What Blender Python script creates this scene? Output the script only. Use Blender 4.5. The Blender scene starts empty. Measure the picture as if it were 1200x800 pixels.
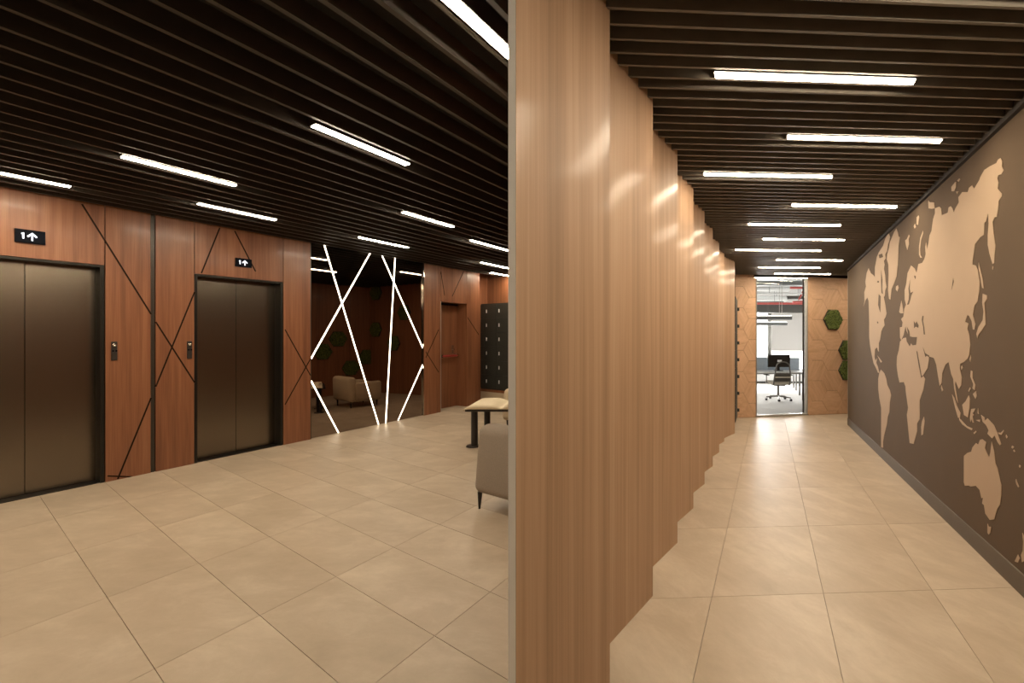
import bpy, bmesh, math, random
from mathutils import Vector
random.seed(7)
C = bpy.context.scene.collection
SC = bpy.context.scene

# ------------------------------------------------------------------ camera
FX, CX, CY, EYE = 500.0, 680.0, 398.0, 1.42      # focal length, optical axis (in 1200x800 px), eye height
cam = bpy.data.cameras.new('camera')
cam.sensor_width = 36.0
cam.lens = FX / 1200 * 36
cam.shift_x = -(CX - 600) / 1200
cam.shift_y = (CY - 400) / 1200
cam.clip_start = 0.02
camo = bpy.data.objects.new('camera', cam)
camo.location = (0, 0, EYE)
camo.rotation_euler = (math.pi / 2, 0, 0)
C.objects.link(camo)
SC.camera = camo

# ------------------------------------------------------------------ world, exposure
W = bpy.data.worlds.new('world'); SC.world = W
W.use_nodes = True
W.node_tree.nodes['Background'].inputs[0].default_value = (1.0, 0.985, 0.96, 1)
W.node_tree.nodes['Background'].inputs[1].default_value = 2.0
SC.view_settings.view_transform = 'Standard'
SC.view_settings.look = 'None'
SC.view_settings.gamma = 1
SC.view_settings.use_curve_mapping = False
SC.view_settings.exposure = 1.2
try:
    SC.cycles.use_denoising = True
    SC.cycles.max_bounces = 10
    SC.cycles.diffuse_bounces = 6
except Exception:
    pass
LAMP_L, LAMP_R = 52.0, 33.5
WARM = (1.0, 0.84, 0.62)
# daylight outside the office window (an overcast sky patch behind the glass)
sky = bpy.data.lights.new('window_daylight', 'AREA')
sky.shape = 'RECTANGLE'; sky.size = 6.5; sky.size_y = 2.4; sky.energy = 850; sky.color = (1.0, 0.985, 0.96)
skyo = bpy.data.objects.new('window_daylight', sky); C.objects.link(skyo)
skyo.location = (7.3, 17.6, 1.5); skyo.rotation_euler = (-math.pi / 2, 0, 0)

# ------------------------------------------------------------------ site frames
HL, HR = 391.0, 406.0                 # the two floors fall / rise by about one percent
KL, KR = (CY - HL) / FX, (CY - HR) / FX
def unit(x, y):
    m = math.hypot(x, y); return (x / m, y / m)
def ray(px, py, t): return ((px - CX) * t, FX * t, EYE - (py - CY) * t)
def flo(px, py, h): t = EYE / (py - h); return ((px - CX) * t, FX * t)
def cei(px, py, h, H): t = (H - EYE) / (h - py); return ((px - CX) * t, FX * t)
# lobby: a along the lift wall, n out of it into the lobby, b across (tile joints, locker wall)
A = unit(955 - CX, FX); N = (A[1], -A[0]); B = unit(CX + 80, -FX)
O = flo(123, 565, HL)
HCL = 2.635
def L(u, v, w):
    x = O[0] + u * A[0] + v * N[0]; y = O[1] + u * A[1] + v * N[1]
    return (x, y, KL * y + w)
def uv(p):
    dx, dy = p[0] - O[0], p[1] - O[1]
    return (dx * A[0] + dy * A[1], dx * N[0] + dy * N[1])
def hit(px, P, D):                    # column of view -> t on a vertical plane through P along D
    d = (px - CX, FX)
    return (P[0] * D[1] - P[1] * D[0]) / (d[0] * D[1] - d[1] * D[0])
def U(px, v=0.0):
    P = (O[0] + v * N[0], O[1] + v * N[1]); t = hit(px, P, A)
    return uv(((px - CX) * t, FX * t))[0]
def UW(px, py, v=0.0):
    P = (O[0] + v * N[0], O[1] + v * N[1]); t = hit(px, P, A)
    x, y = (px - CX) * t, FX * t
    return uv((x, y))[0], EYE - (py - CY) * t - KL * y
# corridor: c along it, d across it
Cc = unit(900 - CX, FX); D = unit(10200 - CX, FX)
HCR = 2.81
def R(s, q, w):
    x = s * Cc[0] + q * D[0]; y = s * Cc[1] + q * D[1]
    return (x, y, KR * y + w)
def sq(p):
    det = Cc[0] * D[1] - D[0] * Cc[1]
    return ((p[0] * D[1] - D[0] * p[1]) / det, (Cc[0] * p[1] - Cc[1] * p[0]) / det)
QW = (sq(flo(1200, 694.5, HR))[1] + sq(flo(992.5, 497.5, HR))[1]) / 2      # map wall
# line of the lobby side of the wall between lobby and corridor
S0, SD = (-0.215, 1.30), 0.30
def side(p): return p[0] - (S0[0] + SD * (p[1] - S0[1]))

# ------------------------------------------------------------------ materials
def newmat(name):
    m = bpy.data.materials.new(name); m.use_nodes = True
    return m, m.node_tree, m.node_tree.nodes['Principled BSDF']
def plain(name, col, rough=0.5, metal=0.0, spec=0.5, emit=None, strength=0.0, noise=0.06, nscale=14.0, bump=0.0):
    m, t, p = newmat(name)
    p.inputs['Roughness'].default_value = rough; p.inputs['Metallic'].default_value = metal
    p.inputs['Specular IOR Level'].default_value = spec
    tc = t.nodes.new('ShaderNodeTexCoord'); nz = t.nodes.new('ShaderNodeTexNoise')
    nz.inputs['Scale'].default_value = nscale; nz.inputs['Detail'].default_value = 4
    t.links.new(tc.outputs['Object'], nz.inputs['Vector'])
    r = t.nodes.new('ShaderNodeValToRGB')
    r.color_ramp.elements[0].color = tuple(c * (1 - noise) for c in col) + (1,)
    r.color_ramp.elements[1].color = tuple(min(1, c * (1 + noise)) for c in col) + (1,)
    r.color_ramp.elements[0].position = .3; r.color_ramp.elements[1].position = .7
    t.links.new(nz.outputs[0], r.inputs[0]); t.links.new(r.outputs[0], p.inputs['Base Color'])
    if bump:
        b = t.nodes.new('ShaderNodeBump'); b.inputs['Strength'].default_value = bump; b.inputs['Distance'].default_value = .004
        t.links.new(nz.outputs[0], b.inputs['Height']); t.links.new(b.outputs[0], p.inputs['Normal'])
    if emit:
        p.inputs['Emission Color'].default_value = tuple(emit) + (1,); p.inputs['Emission Strength'].default_value = strength
    return m
def wood(name, dark, mid, light, rough=0.38, rot=(0, 0, 0), scale=(26, 26, 0.9), coat=0.0, spec=0.5, bump=.12):
    m, t, p = newmat(name)
    tc = t.nodes.new('ShaderNodeTexCoord'); oi = t.nodes.new('ShaderNodeObjectInfo')
    mul = t.nodes.new('ShaderNodeMath'); mul.operation = 'MULTIPLY'; mul.inputs[1].default_value = 37.0
    add = t.nodes.new('ShaderNodeVectorMath'); add.operation = 'ADD'
    t.links.new(oi.outputs['Random'], mul.inputs[0])
    t.links.new(tc.outputs['Object'], add.inputs[0]); t.links.new(mul.outputs[0], add.inputs[1])
    def nz(sc, det, dist=0.0):
        mp = t.nodes.new('ShaderNodeMapping'); mp.inputs['Scale'].default_value = sc; mp.inputs['Rotation'].default_value = rot
        # rotate first, then stretch along the grain
        mr = t.nodes.new('ShaderNodeMapping'); mr.inputs['Rotation'].default_value = rot
        mp.inputs['Rotation'].default_value = (0, 0, 0)
        t.links.new(add.outputs[0], mr.inputs[0]); t.links.new(mr.outputs[0], mp.inputs[0])
        n = t.nodes.new('ShaderNodeTexNoise'); n.inputs['Scale'].default_value = 1.0; n.inputs['Detail'].default_value = det
        n.inputs['Distortion'].default_value = dist
        t.links.new(mp.outputs[0], n.inputs['Vector']); return n
    n1 = nz(scale, 3, .4); n2 = nz((scale[0] * 6, scale[1] * 6, scale[2] * 3), 4)
    n3 = nz((scale[0] * .22, scale[1] * .22, scale[2] * .35), 2)
    mx = t.nodes.new('ShaderNodeMix'); mx.data_type = 'FLOAT'; mx.inputs[0].default_value = .42
    t.links.new(n1.outputs[0], mx.inputs[2]); t.links.new(n2.outputs[0], mx.inputs[3])
    m2 = t.nodes.new('ShaderNodeMix'); m2.data_type = 'FLOAT'; m2.inputs[0].default_value = .35
    t.links.new(mx.outputs[0], m2.inputs[2]); t.links.new(n3.outputs[0], m2.inputs[3])
    r = t.nodes.new('ShaderNodeValToRGB')
    r.color_ramp.elements[0].color = dark + (1,); r.color_ramp.elements[0].position = .36
    r.color_ramp.elements[1].color = light + (1,); r.color_ramp.elements[1].position = .64
    e = r.color_ramp.elements.new(.5); e.color = mid + (1,)
    t.links.new(m2.outputs[0], r.inputs[0]); t.links.new(r.outputs[0], p.inputs['Base Color'])
    p.inputs['Roughness'].default_value = rough
    p.inputs['Specular IOR Level'].default_value = spec
    if coat:
        p.inputs['Coat Weight'].default_value = coat; p.inputs['Coat Roughness'].default_value = .15
    b = t.nodes.new('ShaderNodeBump'); b.inputs['Strength'].default_value = bump; b.inputs['Distance'].default_value = .002
    t.links.new(n2.outputs[0], b.inputs['Height']); t.links.new(b.outputs[0], p.inputs['Normal'])
    if coat: t.links.new(b.outputs[0], p.inputs['Coat Normal'])
    return m
def stone(name, rotz):
    m, t, p = newmat(name)
    tc = t.nodes.new('ShaderNodeTexCoord'); oi = t.nodes.new('ShaderNodeObjectInfo')
    mul = t.nodes.new('ShaderNodeMath'); mul.operation = 'MULTIPLY'; mul.inputs[1].default_value = 53.0
    add = t.nodes.new('ShaderNodeVectorMath'); add.operation = 'ADD'
    t.links.new(oi.outputs['Random'], mul.inputs[0])
    t.links.new(tc.outputs['Object'], add.inputs[0]); t.links.new(mul.outputs[0], add.inputs[1])
    def nz(sc, det, scale=1.0):
        mr = t.nodes.new('ShaderNodeMapping'); mr.inputs['Rotation'].default_value = (0, 0, rotz)
        mp = t.nodes.new('ShaderNodeMapping'); mp.inputs['Scale'].default_value = sc
        t.links.new(add.outputs[0], mr.inputs[0]); t.links.new(mr.outputs[0], mp.inputs[0])
        n = t.nodes.new('ShaderNodeTexNoise'); n.inputs['Scale'].default_value = scale
        n.inputs['Detail'].default_value = det; n.inputs['Roughness'].default_value = .7
        n.inputs['Distortion'].default_value = .25
        t.links.new(mp.outputs[0], n.inputs['Vector']); return n
    n1 = nz((4.2, 2.2, 1), 9); n2 = nz((1.4, .8, 1), 3)
    mx = t.nodes.new('ShaderNodeMix'); mx.data_type = 'FLOAT'; mx.inputs[0].default_value = .4
    t.links.new(n1.outputs[0], mx.inputs[2]); t.links.new(n2.outputs[0], mx.inputs[3])
    r = t.nodes.new('ShaderNodeValToRGB')
    r.color_ramp.elements[0].color = (.40, .315, .225, 1); r.color_ramp.elements[0].position = .34
    r.color_ramp.elements[1].color = (.60, .50, .385, 1); r.color_ramp.elements[1].position = .68
    e = r.color_ramp.elements.new(.5); e.color = (.475, .38, .28, 1)
    t.links.new(mx.outputs[0], r.inputs[0])
    hv = t.nodes.new('ShaderNodeHueSaturation')
    mr2 = t.nodes.new('ShaderNodeMapRange'); mr2.inputs[3].default_value = .965; mr2.inputs[4].default_value = 1.035
    t.links.new(oi.outputs['Random'], mr2.inputs[0]); t.links.new(mr2.outputs[0], hv.inputs['Value'])
    t.links.new(r.outputs[0], hv.inputs['Color']); t.links.new(hv.outputs[0], p.inputs['Base Color'])
    p.inputs['Roughness'].default_value = .42
    return m
def glassmat(name, tint=(.985, .985, .98)):
    m, t, p = newmat(name); out = t.nodes['Material Output']
    tr = t.nodes.new('ShaderNodeBsdfTransparent'); tr.inputs[0].default_value = tint + (1,)
    gl = t.nodes.new('ShaderNodeBsdfGlossy'); gl.inputs['Roughness'].default_value = .02
    fr = t.nodes.new('ShaderNodeFresnel'); fr.inputs[0].default_value = 1.3
    mx = t.nodes.new('ShaderNodeMixShader')
    t.links.new(fr.outputs[0], mx.inputs[0]); t.links.new(tr.outputs[0], mx.inputs[1]); t.links.new(gl.outputs[0], mx.inputs[2])
    t.links.new(mx.outputs[0], out.inputs[0]); t.nodes.remove(p)
    return m
def blindmat(name):
    m, t, p = newmat(name); out = t.nodes['Material Output']
    d = t.nodes.new('ShaderNodeBsdfDiffuse'); d.inputs[0].default_value = (.56, .54, .52, 1)
    tl = t.nodes.new('ShaderNodeBsdfTranslucent'); tl.inputs[0].default_value = (.80, .79, .78, 1)
    mx = t.nodes.new('ShaderNodeMixShader'); mx.inputs[0].default_value = .03
    t.links.new(d.outputs[0], mx.inputs[1]); t.links.new(tl.outputs[0], mx.inputs[2]); t.links.new(mx.outputs[0], out.inputs[0])
    t.nodes.remove(p); return m
def steel(name, col, rough):
    m, t, p = newmat(name)
    p.inputs['Metallic'].default_value = 1.0; p.inputs['Base Color'].default_value = col + (1,)
    tc = t.nodes.new('ShaderNodeTexCoord'); mp = t.nodes.new('ShaderNodeMapping'); mp.inputs['Scale'].default_value = (160, 160, .6)
    nz = t.nodes.new('ShaderNodeTexNoise'); nz.inputs['Scale'].default_value = 1; nz.inputs['Detail'].default_value = 3
    mr = t.nodes.new('ShaderNodeMapRange'); mr.inputs[3].default_value = rough; mr.inputs[4].default_value = rough + .004
    t.links.new(tc.outputs['Object'], mp.inputs[0]); t.links.new(mp.outputs[0], nz.inputs['Vector'])
    t.links.new(nz.outputs[0], mr.inputs[0]); t.links.new(mr.outputs[0], p.inputs['Roughness'])
    return m
def mossmat():
    m, t, p = newmat('moss')
    tc = t.nodes.new('ShaderNodeTexCoord'); nz = t.nodes.new('ShaderNodeTexNoise'); nz.inputs['Scale'].default_value = 38; nz.inputs['Detail'].default_value = 5
    t.links.new(tc.outputs['Object'], nz.inputs['Vector'])
    r = t.nodes.new('ShaderNodeValToRGB')
    r.color_ramp.elements[0].color = (.022, .045, .008, 1); r.color_ramp.elements[0].position = .3
    r.color_ramp.elements[1].color = (.19, .23, .05, 1); r.color_ramp.elements[1].position = .7
    t.links.new(nz.outputs[0], r.inputs[0]); t.links.new(r.outputs[0], p.inputs['Base Color'])
    p.inputs['Roughness'].default_value = .95; return m

M = {
    'wood_l': wood('wood_lobby', (.160, .058, .025), (.235, .090, .040), (.305, .128, .060), rough=.42, coat=.15),
    'wood_r': wood('wood_corridor', (.355, .215, .125), (.455, .282, .170), (.53, .345, .220), rough=.58, coat=.2, scale=(34, 34, .5), bump=.12),
    'stone_l': stone('stone_tile_lobby', math.atan2(A[0], A[1]) + 1.2), 'stone_r': stone('stone_tile_corridor', -.35),
    'grout': plain('grout', (.24, .18, .125), .9),
    'slat': plain('slat_dark_bronze', (.046, .039, .031), .48, noise=.1),
    'slat_r': plain('slat_dark_brown', (.165, .145, .118), .5, noise=.1),
    'void': plain('ceiling_void', (.016, .013, .010), .9),
    'groove': plain('groove_dark', (.020, .010, .006), .8, spec=.1),
    'bronze': plain('bronze_strip', (.050, .040, .030), .4, .3),
    'steel': steel('brushed_steel', (.21, .18, .142), .25),
    'steel_frame': plain('dark_steel_frame', (.035, .032, .028), .35, .8),
    'edge': plain('polished_edge', (.60, .56, .50), .12, 1.0),
    'mirror': plain('tinted_mirror', (.265, .215, .18), .015, 1.0, noise=0.0),
    'led_l': plain('lamp_diffuser_lobby', (.9, .85, .78), .5, emit=WARM, strength=LAMP_L),
    'led_r': plain('lamp_diffuser_corridor', (.9, .85, .78), .5, emit=WARM, strength=LAMP_R),
    'led_line': plain('led_line', (.9, .85, .78), .5, emit=(1, .86, .66), strength=3.2),
    'housing': plain('lamp_housing', (.02, .018, .016), .5),
    'black': plain('black_gloss', (.002, .003, .007), .4, spec=.08),
    'digit': plain('lit_digit', (.8, .85, 1), .5, emit=(.82, .88, 1), strength=.9),
    'plate': plain('call_plate', (.07, .064, .060), .35, .7),
    'chrome': plain('chrome', (.75, .73, .70), .18, 1.0),
    'red': plain('red_bar', (.34, .035, .025), .35),
    'white': plain('white_paint', (.92, .91, .89), .5, noise=.01),
    'taupe': plain('taupe_wall_paint', (.116, .080, .050), .95, spec=.2, noise=.025, nscale=3),
    'taupe_b': plain('taupe_baseboard', (.115, .088, .060), .7, noise=.03),
    'map': plain('map_beige_print', (.43, .315, .215), .9, noise=.02, nscale=3),
    'trim_dark': plain('dark_trim', (.05, .043, .035), .9, spec=.2),
    'moss': mossmat(),
    'sofa': plain('taupe_fabric', (.30, .245, .195), .95, noise=.18, nscale=220, bump=.4),
    'cushion': plain('charcoal_fabric', (.035, .033, .030), .95, noise=.2, nscale=200, bump=.3),
    'leg': plain('dark_leg', (.018, .014, .011), .4),
    'beige': plain('beige_fabric', (.56, .44, .30), .9, noise=.08, nscale=90, bump=.2),
    'paper': plain('cream_sheet', (.78, .66, .47), .6, noise=.03),
    'locker': plain('locker_charcoal', (.034, .034, .028), .55, noise=.05),
    'glass': glassmat('clear_glass'),
    'alu': plain('aluminium', (.42, .39, .35), .5, .4),
    'o_floor': plain('office_carpet', (.62, .60, .57), .9, noise=.06, nscale=30),
    'o_wall': plain('office_white', (.85, .85, .84), .6, noise=.01),
    'o_grey': plain('office_grey_metal', (.16, .165, .16), .5, noise=.05),
    'o_dark': plain('office_dark_beam', (.055, .055, .048), .6, noise=.05),
    'duct': plain('duct_white', (.72, .73, .72), .45, noise=.04),
    'redpipe': plain('red_pipe', (.42, .06, .05), .45),
    'desk': plain('desk_white', (.85, .85, .84), .4, noise=.01),
    'leg_grey': plain('desk_leg_grey', (.13, .12, .11), .4, .3),
    'screen': plain('monitor_black', (.018, .014, .010), .3),
    'divider': plain('divider_blue_grey', (.38, .44, .50), .9, noise=.05),
    'chair_f': plain('chair_frame_grey', (.16, .145, .125), .4, .2),
    'chair_m': plain('chair_mesh_dark', (.11, .10, .085), .8),
    'chair_s': plain('chair_seat_cream', (.62, .57, .48), .9, noise=.06, nscale=60),
    'blind': blindmat('roller_blind'),
}
HEXW = [wood('wood_hexagon_%d' % k, (.54, .325, .19), (.65, .405, .25), (.72, .465, .30), rough=.5,
             rot=(0, math.radians(a), 0), scale=(26, 26, 1.4)) for k, a in enumerate((30, 90, 150))]

# ------------------------------------------------------------------ mesh helpers
class G:
    def __init__(s): s.v = []; s.f = []; s.sm = False
    def add(s, vs, fs):
        k = len(s.v); s.v += [tuple(p) for p in vs]; s.f += [tuple(i + k for i in f) for f in fs]; return s
    def hexa(s, p):
        return s.add(p, [(0, 3, 2, 1), (4, 5, 6, 7), (0, 1, 5, 4), (1, 2, 6, 5), (2, 3, 7, 6), (3, 0, 4, 7)])
    def box(s, x0, x1, y0, y1, z0, z1):
        return s.hexa([(x0, y0, z0), (x1, y0, z0), (x1, y1, z0), (x0, y1, z0), (x0, y0, z1), (x1, y0, z1), (x1, y1, z1), (x0, y1, z1)])
    def cyl(s, p0, p1, r0, r1=None, n=12):
        r1 = r0 if r1 is None else r1
        a, b = Vector(p0), Vector(p1); d = (b - a).normalized()
        x = d.orthogonal().normalized(); y = d.cross(x)
        vs = [a + (x * math.cos(2 * math.pi * i / n) + y * math.sin(2 * math.pi * i / n)) * r0 for i in range(n)]
        vs += [b + (x * math.cos(2 * math.pi * i / n) + y * math.sin(2 * math.pi * i / n)) * r1 for i in range(n)]
        fs = [(i, (i + 1) % n, n + (i + 1) % n, n + i) for i in range(n)] + [tuple(range(n - 1, -1, -1)), tuple(range(n, 2 * n))]
        return s.add(vs, fs)
    def tube(s, pts, r, n=8):
        pts = [Vector(p) for p in pts]; k = len(pts); vs = []
        up = None
        for i, p in enumerate(pts):
            d = (pts[min(i + 1, k - 1)] - pts[max(i - 1, 0)]).normalized()
            x = d.orthogonal().normalized() if up is None else (up - d * up.dot(d)).normalized()
            up = x; y = d.cross(x)
            vs += [p + (x * math.cos(2 * math.pi * j / n) + y * math.sin(2 * math.pi * j / n)) * r for j in range(n)]
        fs = [(i * n + j, i * n + (j + 1) % n, (i + 1) * n + (j + 1) % n, (i + 1) * n + j) for i in range(k - 1) for j in range(n)]
        fs += [tuple(range(n - 1, -1, -1)), tuple(range((k - 1) * n, k * n))]
        return s.add(vs, fs)
    def ball(s, c, rx, ry, rz, n=10, m=6):
        vs = [(c[0], c[1], c[2] + rz)]
        for i in range(1, m):
            th = math.pi * i / m
            vs += [(c[0] + rx * math.sin(th) * math.cos(2 * math.pi * j / n), c[1] + ry * math.sin(th) * math.sin(2 * math.pi * j / n), c[2] + rz * math.cos(th)) for j in range(n)]
        vs.append((c[0], c[1], c[2] - rz)); e = len(vs) - 1
        fs = [(0, 1 + j, 1 + (j + 1) % n) for j in range(n)]
        for i in range(m - 2):
            fs += [(1 + i * n + j, 1 + (i + 1) * n + j, 1 + (i + 1) * n + (j + 1) % n, 1 + i * n + (j + 1) % n) for j in range(n)]
        fs += [(e, 1 + (m - 2) * n + (j + 1) % n, 1 + (m - 2) * n + j) for j in range(n)]
        return s.add(vs, fs)
    def loft(s, lo, hi):              # two point loops of equal length
        n = len(lo); k = len(s.v)
        s.v += [tuple(p) for p in lo] + [tuple(p) for p in hi]
        s.f += [(k + i, k + (i + 1) % n, k + n + (i + 1) % n, k + n + i) for i in range(n)]
        s.f += [tuple(k + i for i in range(n - 1, -1, -1)), tuple(k + n + i for i in range(n))]
        return s
    def map(s, fn): s.v = [tuple(fn(p)) for p in s.v]; return s
    def build(s, name, mat, parent=None, bevel=0.0, seg=2, smooth=False, fix=True):
        xs, ys, zs = zip(*s.v)
        org = Vector(((min(xs) + max(xs)) / 2, (min(ys) + max(ys)) / 2, min(zs)))
        me = bpy.data.meshes.new(name)
        me.from_pydata([tuple(Vector(p) - org) for p in s.v], [], s.f)
        if fix:
            bm = bmesh.new(); bm.from_mesh(me); bmesh.ops.recalc_face_normals(bm, faces=bm.faces); bm.to_mesh(me); bm.free()
        if smooth:
            for p in me.polygons: p.use_smooth = True
        if mat is not None: me.materials.append(mat)
        o = bpy.data.objects.new(name, me); C.objects.link(o)
        if parent is not None:
            o.parent = parent; o.location = org - world_loc(parent)
        else:
            o.location = org
        if bevel:
            b = o.modifiers.new('bevel', 'BEVEL'); b.width = bevel; b.segments = seg; b.limit_method = 'ANGLE'
        return o
def world_loc(o):
    v = Vector(o.location)
    while o.parent is not None:
        o = o.parent; v = v + Vector(o.location)
    return v
def tag(o, label=None, cat=None, group=None, kind=None):
    if label: o['label'] = label
    if cat: o['category'] = cat
    if group: o['group'] = group
    if kind: o['kind'] = kind
    return o
def thing(name, loc, label, cat, group=None, kind=None):
    o = bpy.data.objects.new(name, None); o.empty_display_size = .1; C.objects.link(o); o.location = loc
    return tag(o, label, cat, group, kind)
def boxL(u0, u1, v0, v1, w0, w1):
    return G().hexa([L(u0, v0, w0), L(u1, v0, w0), L(u1, v1, w0), L(u0, v1, w0), L(u0, v0, w1), L(u1, v0, w1), L(u1, v1, w1), L(u0, v1, w1)])
def boxR(s0, s1, q0, q1, w0, w1):
    return G().hexa([R(s0, q0, w0), R(s1, q0, w0), R(s1, q1, w0), R(s0, q1, w0), R(s0, q0, w1), R(s1, q0, w1), R(s1, q1, w1), R(s0, q1, w1)])
def clip(poly, fn):                  # keep the part of a convex polygon where fn >= 0
    out = []
    for i in range(len(poly)):
        p, q = poly[i], poly[(i + 1) % len(poly)]; fp, fq = fn(p), fn(q)
        if fp >= 0: out.append(p)
        if fp * fq < 0:
            k = fp / (fp - fq); out.append((p[0] + (q[0] - p[0]) * k, p[1] + (q[1] - p[1]) * k))
    return out
def prism(poly, w0, w1, k):
    return G().loft([(x, y, k * y + w0) for x, y in poly], [(x, y, k * y + w1) for x, y in poly])
def area(p): return abs(sum(p[i][0] * p[(i + 1) % len(p)][1] - p[(i + 1) % len(p)][0] * p[i][1] for i in range(len(p)))) / 2
def frame(loc, rz):                  # local -> world
    c, s = math.cos(rz), math.sin(rz)
    return lambda p: (loc[0] + p[0] * c - p[1] * s, loc[1] + p[0] * s + p[1] * c, loc[2] + p[2])

YB = -3.2                            # back of the place, behind the camera
# locker wall of the lobby
LW0 = ray(563, 398, .019)[:2]
def lw(px): t = hit(px, LW0, B); x, y = (px - CX) * t, FX * t; return (x - LW0[0]) * B[0] + (y - LW0[1]) * B[1]
NB = (B[1], -B[0])                   # towards the camera
def LK(r, v, w):
    x = LW0[0] + r * B[0] + v * NB[0]; y = LW0[1] + r * B[1] + v * NB[1]
    return (x, y, KL * y + w)
def boxK(r0, r1, v0, v1, w0, w1):
    return G().hexa([LK(r0, v0, w0), LK(r1, v0, w0), LK(r1, v1, w0), LK(r0, v1, w0), LK(r0, v0, w1), LK(r1, v0, w1), LK(r1, v1, w1), LK(r0, v1, w1)])
def front_of_lockers(p): return (p[0] - LW0[0]) * NB[0] + (p[1] - LW0[1]) * NB[1]

# end wall of the corridor
E0, E1 = flo(864, 489.5, HR), flo(992, 484.5, HR)
EV = unit(E1[0] - E0[0], E1[1] - E0[1]); EN = (EV[1], -EV[0])
def re(px): t = hit(px, E0, EV); x, y = (px - CX) * t, FX * t; return (x - E0[0]) * EV[0] + (y - E0[1]) * EV[1]
def EW(r, v, w):
    x = E0[0] + r * EV[0] + v * EN[0]; y = E0[1] + r * EV[1] + v * EN[1]
    return (x, y, KR * y + w)
def rw(px, py):
    t = hit(px, E0, EV); return re(px), EYE - (py - CY) * t - KR * FX * t
def boxE(r0, r1, v0, v1, w0, w1):
    return G().hexa([EW(r0, v0, w0), EW(r1, v0, w0), EW(r1, v1, w0), EW(r0, v1, w0), EW(r0, v0, w1), EW(r1, v0, w1), EW(r1, v1, w1), EW(r0, v1, w1)])
def before_end(p): return (p[0] - E0[0]) * EN[0] + (p[1] - E0[1]) * EN[1]

# ================================================================== STRUCTURE
# ---------- floors: a bed and the tiles on it
def floor(name, region, k, mat, tiles, label):
    f = prism(region, -.12, -.009, k).build(name, M['grout'])
    tag(f, label, 'floor', kind='structure')
    for poly in tiles:
        if len(poly) >= 3 and area(poly) > .002:
            prism(poly, -.012, 0, k).build('tile', mat, f)
lob_fns = [lambda p: -side(p), lambda p: uv(p)[1] + .35, lambda p: p[1] - YB, lambda p: front_of_lockers(p) + .05]
big = [(-14, -9), (14, -9), (14, 14), (-14, 14)]
reg = big
for fn in lob_fns: reg = clip(reg, fn)
# tile joints of the lobby, read in skewed wall coordinates (i along a, j along b)
def ij(p):
    dx, dy = p[0] - O[0], p[1] - O[1]; det = A[0] * B[1] - B[0] * A[1]
    return ((dx * B[1] - B[0] * dy) / det, (A[0] * dy - A[1] * dx) / det)
i1 = ij(flo(300, 717, HL))[0]; i0 = ij(flo(134, 709, HL))[0]; i2 = ij(flo(395, 675, HL))[0]
di = (i2 - i0) / 2
j0 = (ij(flo(185, 619, HL))[1] + ij(flo(87.5, 645, HL))[1]) / 2; j2 = (ij(flo(395, 675, HL))[1] + ij(flo(462, 641, HL))[1]) / 2
dj = (j2 - j0) / 2
g = .0013
tl = []
for a in range(-18, 22):
    for b in range(-4, 9):
        c4 = []
        for (x, y) in ((a * di + g, b * dj + g), ((a + 1) * di - g, b * dj + g), ((a + 1) * di - g, (b + 1) * dj - g), (a * di + g, (b + 1) * dj - g)):
            ii, jj = i1 + x, j0 + y
            c4.append((O[0] + ii * A[0] + jj * B[0], O[1] + ii * A[1] + jj * B[1]))
        for fn in lob_fns: c4 = clip(c4, fn) if c4 else c4
        tl.append(c4)
floor('floor', reg, KL, M['stone_l'], tl, 'beige stone tile floor in front of the lifts')
cor_fns = [lambda p: side(p), lambda p: QW + .02 - sq(p)[1], lambda p: p[1] - YB, lambda p: before_end(p) + .05]
cor2 = [lambda p: side(p), lambda p: 3.4 - sq(p)[1], lambda p: sq(p)[0] - 7.2, lambda p: before_end(p) + .05]
reg = big
for fn in cor_fns[:1] + [lambda p: 3.4 - sq(p)[1]] + cor_fns[2:]: reg = clip(reg, fn)
qa, qb, qc = sq(flo(815, 789, HR))[1], sq(flo(986, 789, HR))[1], sq(flo(1159, 789, HR))[1]
dq = (qc - qa) / 2
sa, sb = sq(flo(900, 697, HR))[0], sq(flo(900, 617, HR))[0]
ds = sb - sa
tl = []
for a in range(-7, 9):
    for b in range(-4, 6):
        c4 = []
        for (x, y) in ((a * ds + g, b * dq + g), ((a + 1) * ds - g, b * dq + g), ((a + 1) * ds - g, (b + 1) * dq - g), (a * ds + g, (b + 1) * dq - g)):
            c4.append(R(sa + x, qb + y, 0)[:2])
        for fn in cor_fns[:1] + [lambda p: 3.2 - sq(p)[1]] + cor_fns[2:]: c4 = clip(c4, fn) if c4 else c4
        if c4 and all(sq(p)[1] > QW + .02 for p in c4) and all(sq(p)[0] < 7.4 for p in c4): continue
        tl.append(c4)
floor('floor', reg, KR, M['stone_r'], tl, 'light beige stone tile floor of the map corridor')

# ---------- ceilings: a dark void plate and slats hung below it
def u_end(v, w=0):                   # where a line along the lift wall meets the middle wall or the locker wall
    lo, hi = -9.0, 9.0
    ok = lambda u: side(L(u, v, 0)) < -.004 and front_of_lockers(L(u, v, 0)) > .004
    best = None
    n = 1800
    us = [lo + (hi - lo) * i / n for i in range(n + 1)]
    good = [u for u in us if ok(u) and L(u, v, 0)[1] > YB]
    return (good[0], good[-1]) if good else None
reg = big
for fn in lob_fns: reg = clip(reg, fn)
ce = prism(reg, HCL + .16, HCL + .22, KL).build('ceiling', M['void'])
tag(ce, 'dark slatted ceiling above the lifts', 'ceiling', kind='structure')
v70 = uv(cei(70, 10, HL, HCL))[1]; v135 = uv(cei(391, 10, HL, HCL))[1]
dv = (v135 - v70) / 5
k = -40
while k < 60:
    v = v70 + k * dv
    k += 1
    if v < .06: continue
    e = u_end(v)
    if e is None or e[1] - e[0] < .05: continue
    boxL(e[0], e[1], v - .012, v + .012, HCL, HCL + .085).build('slat', M['slat'], ce)
reg = big
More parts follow.
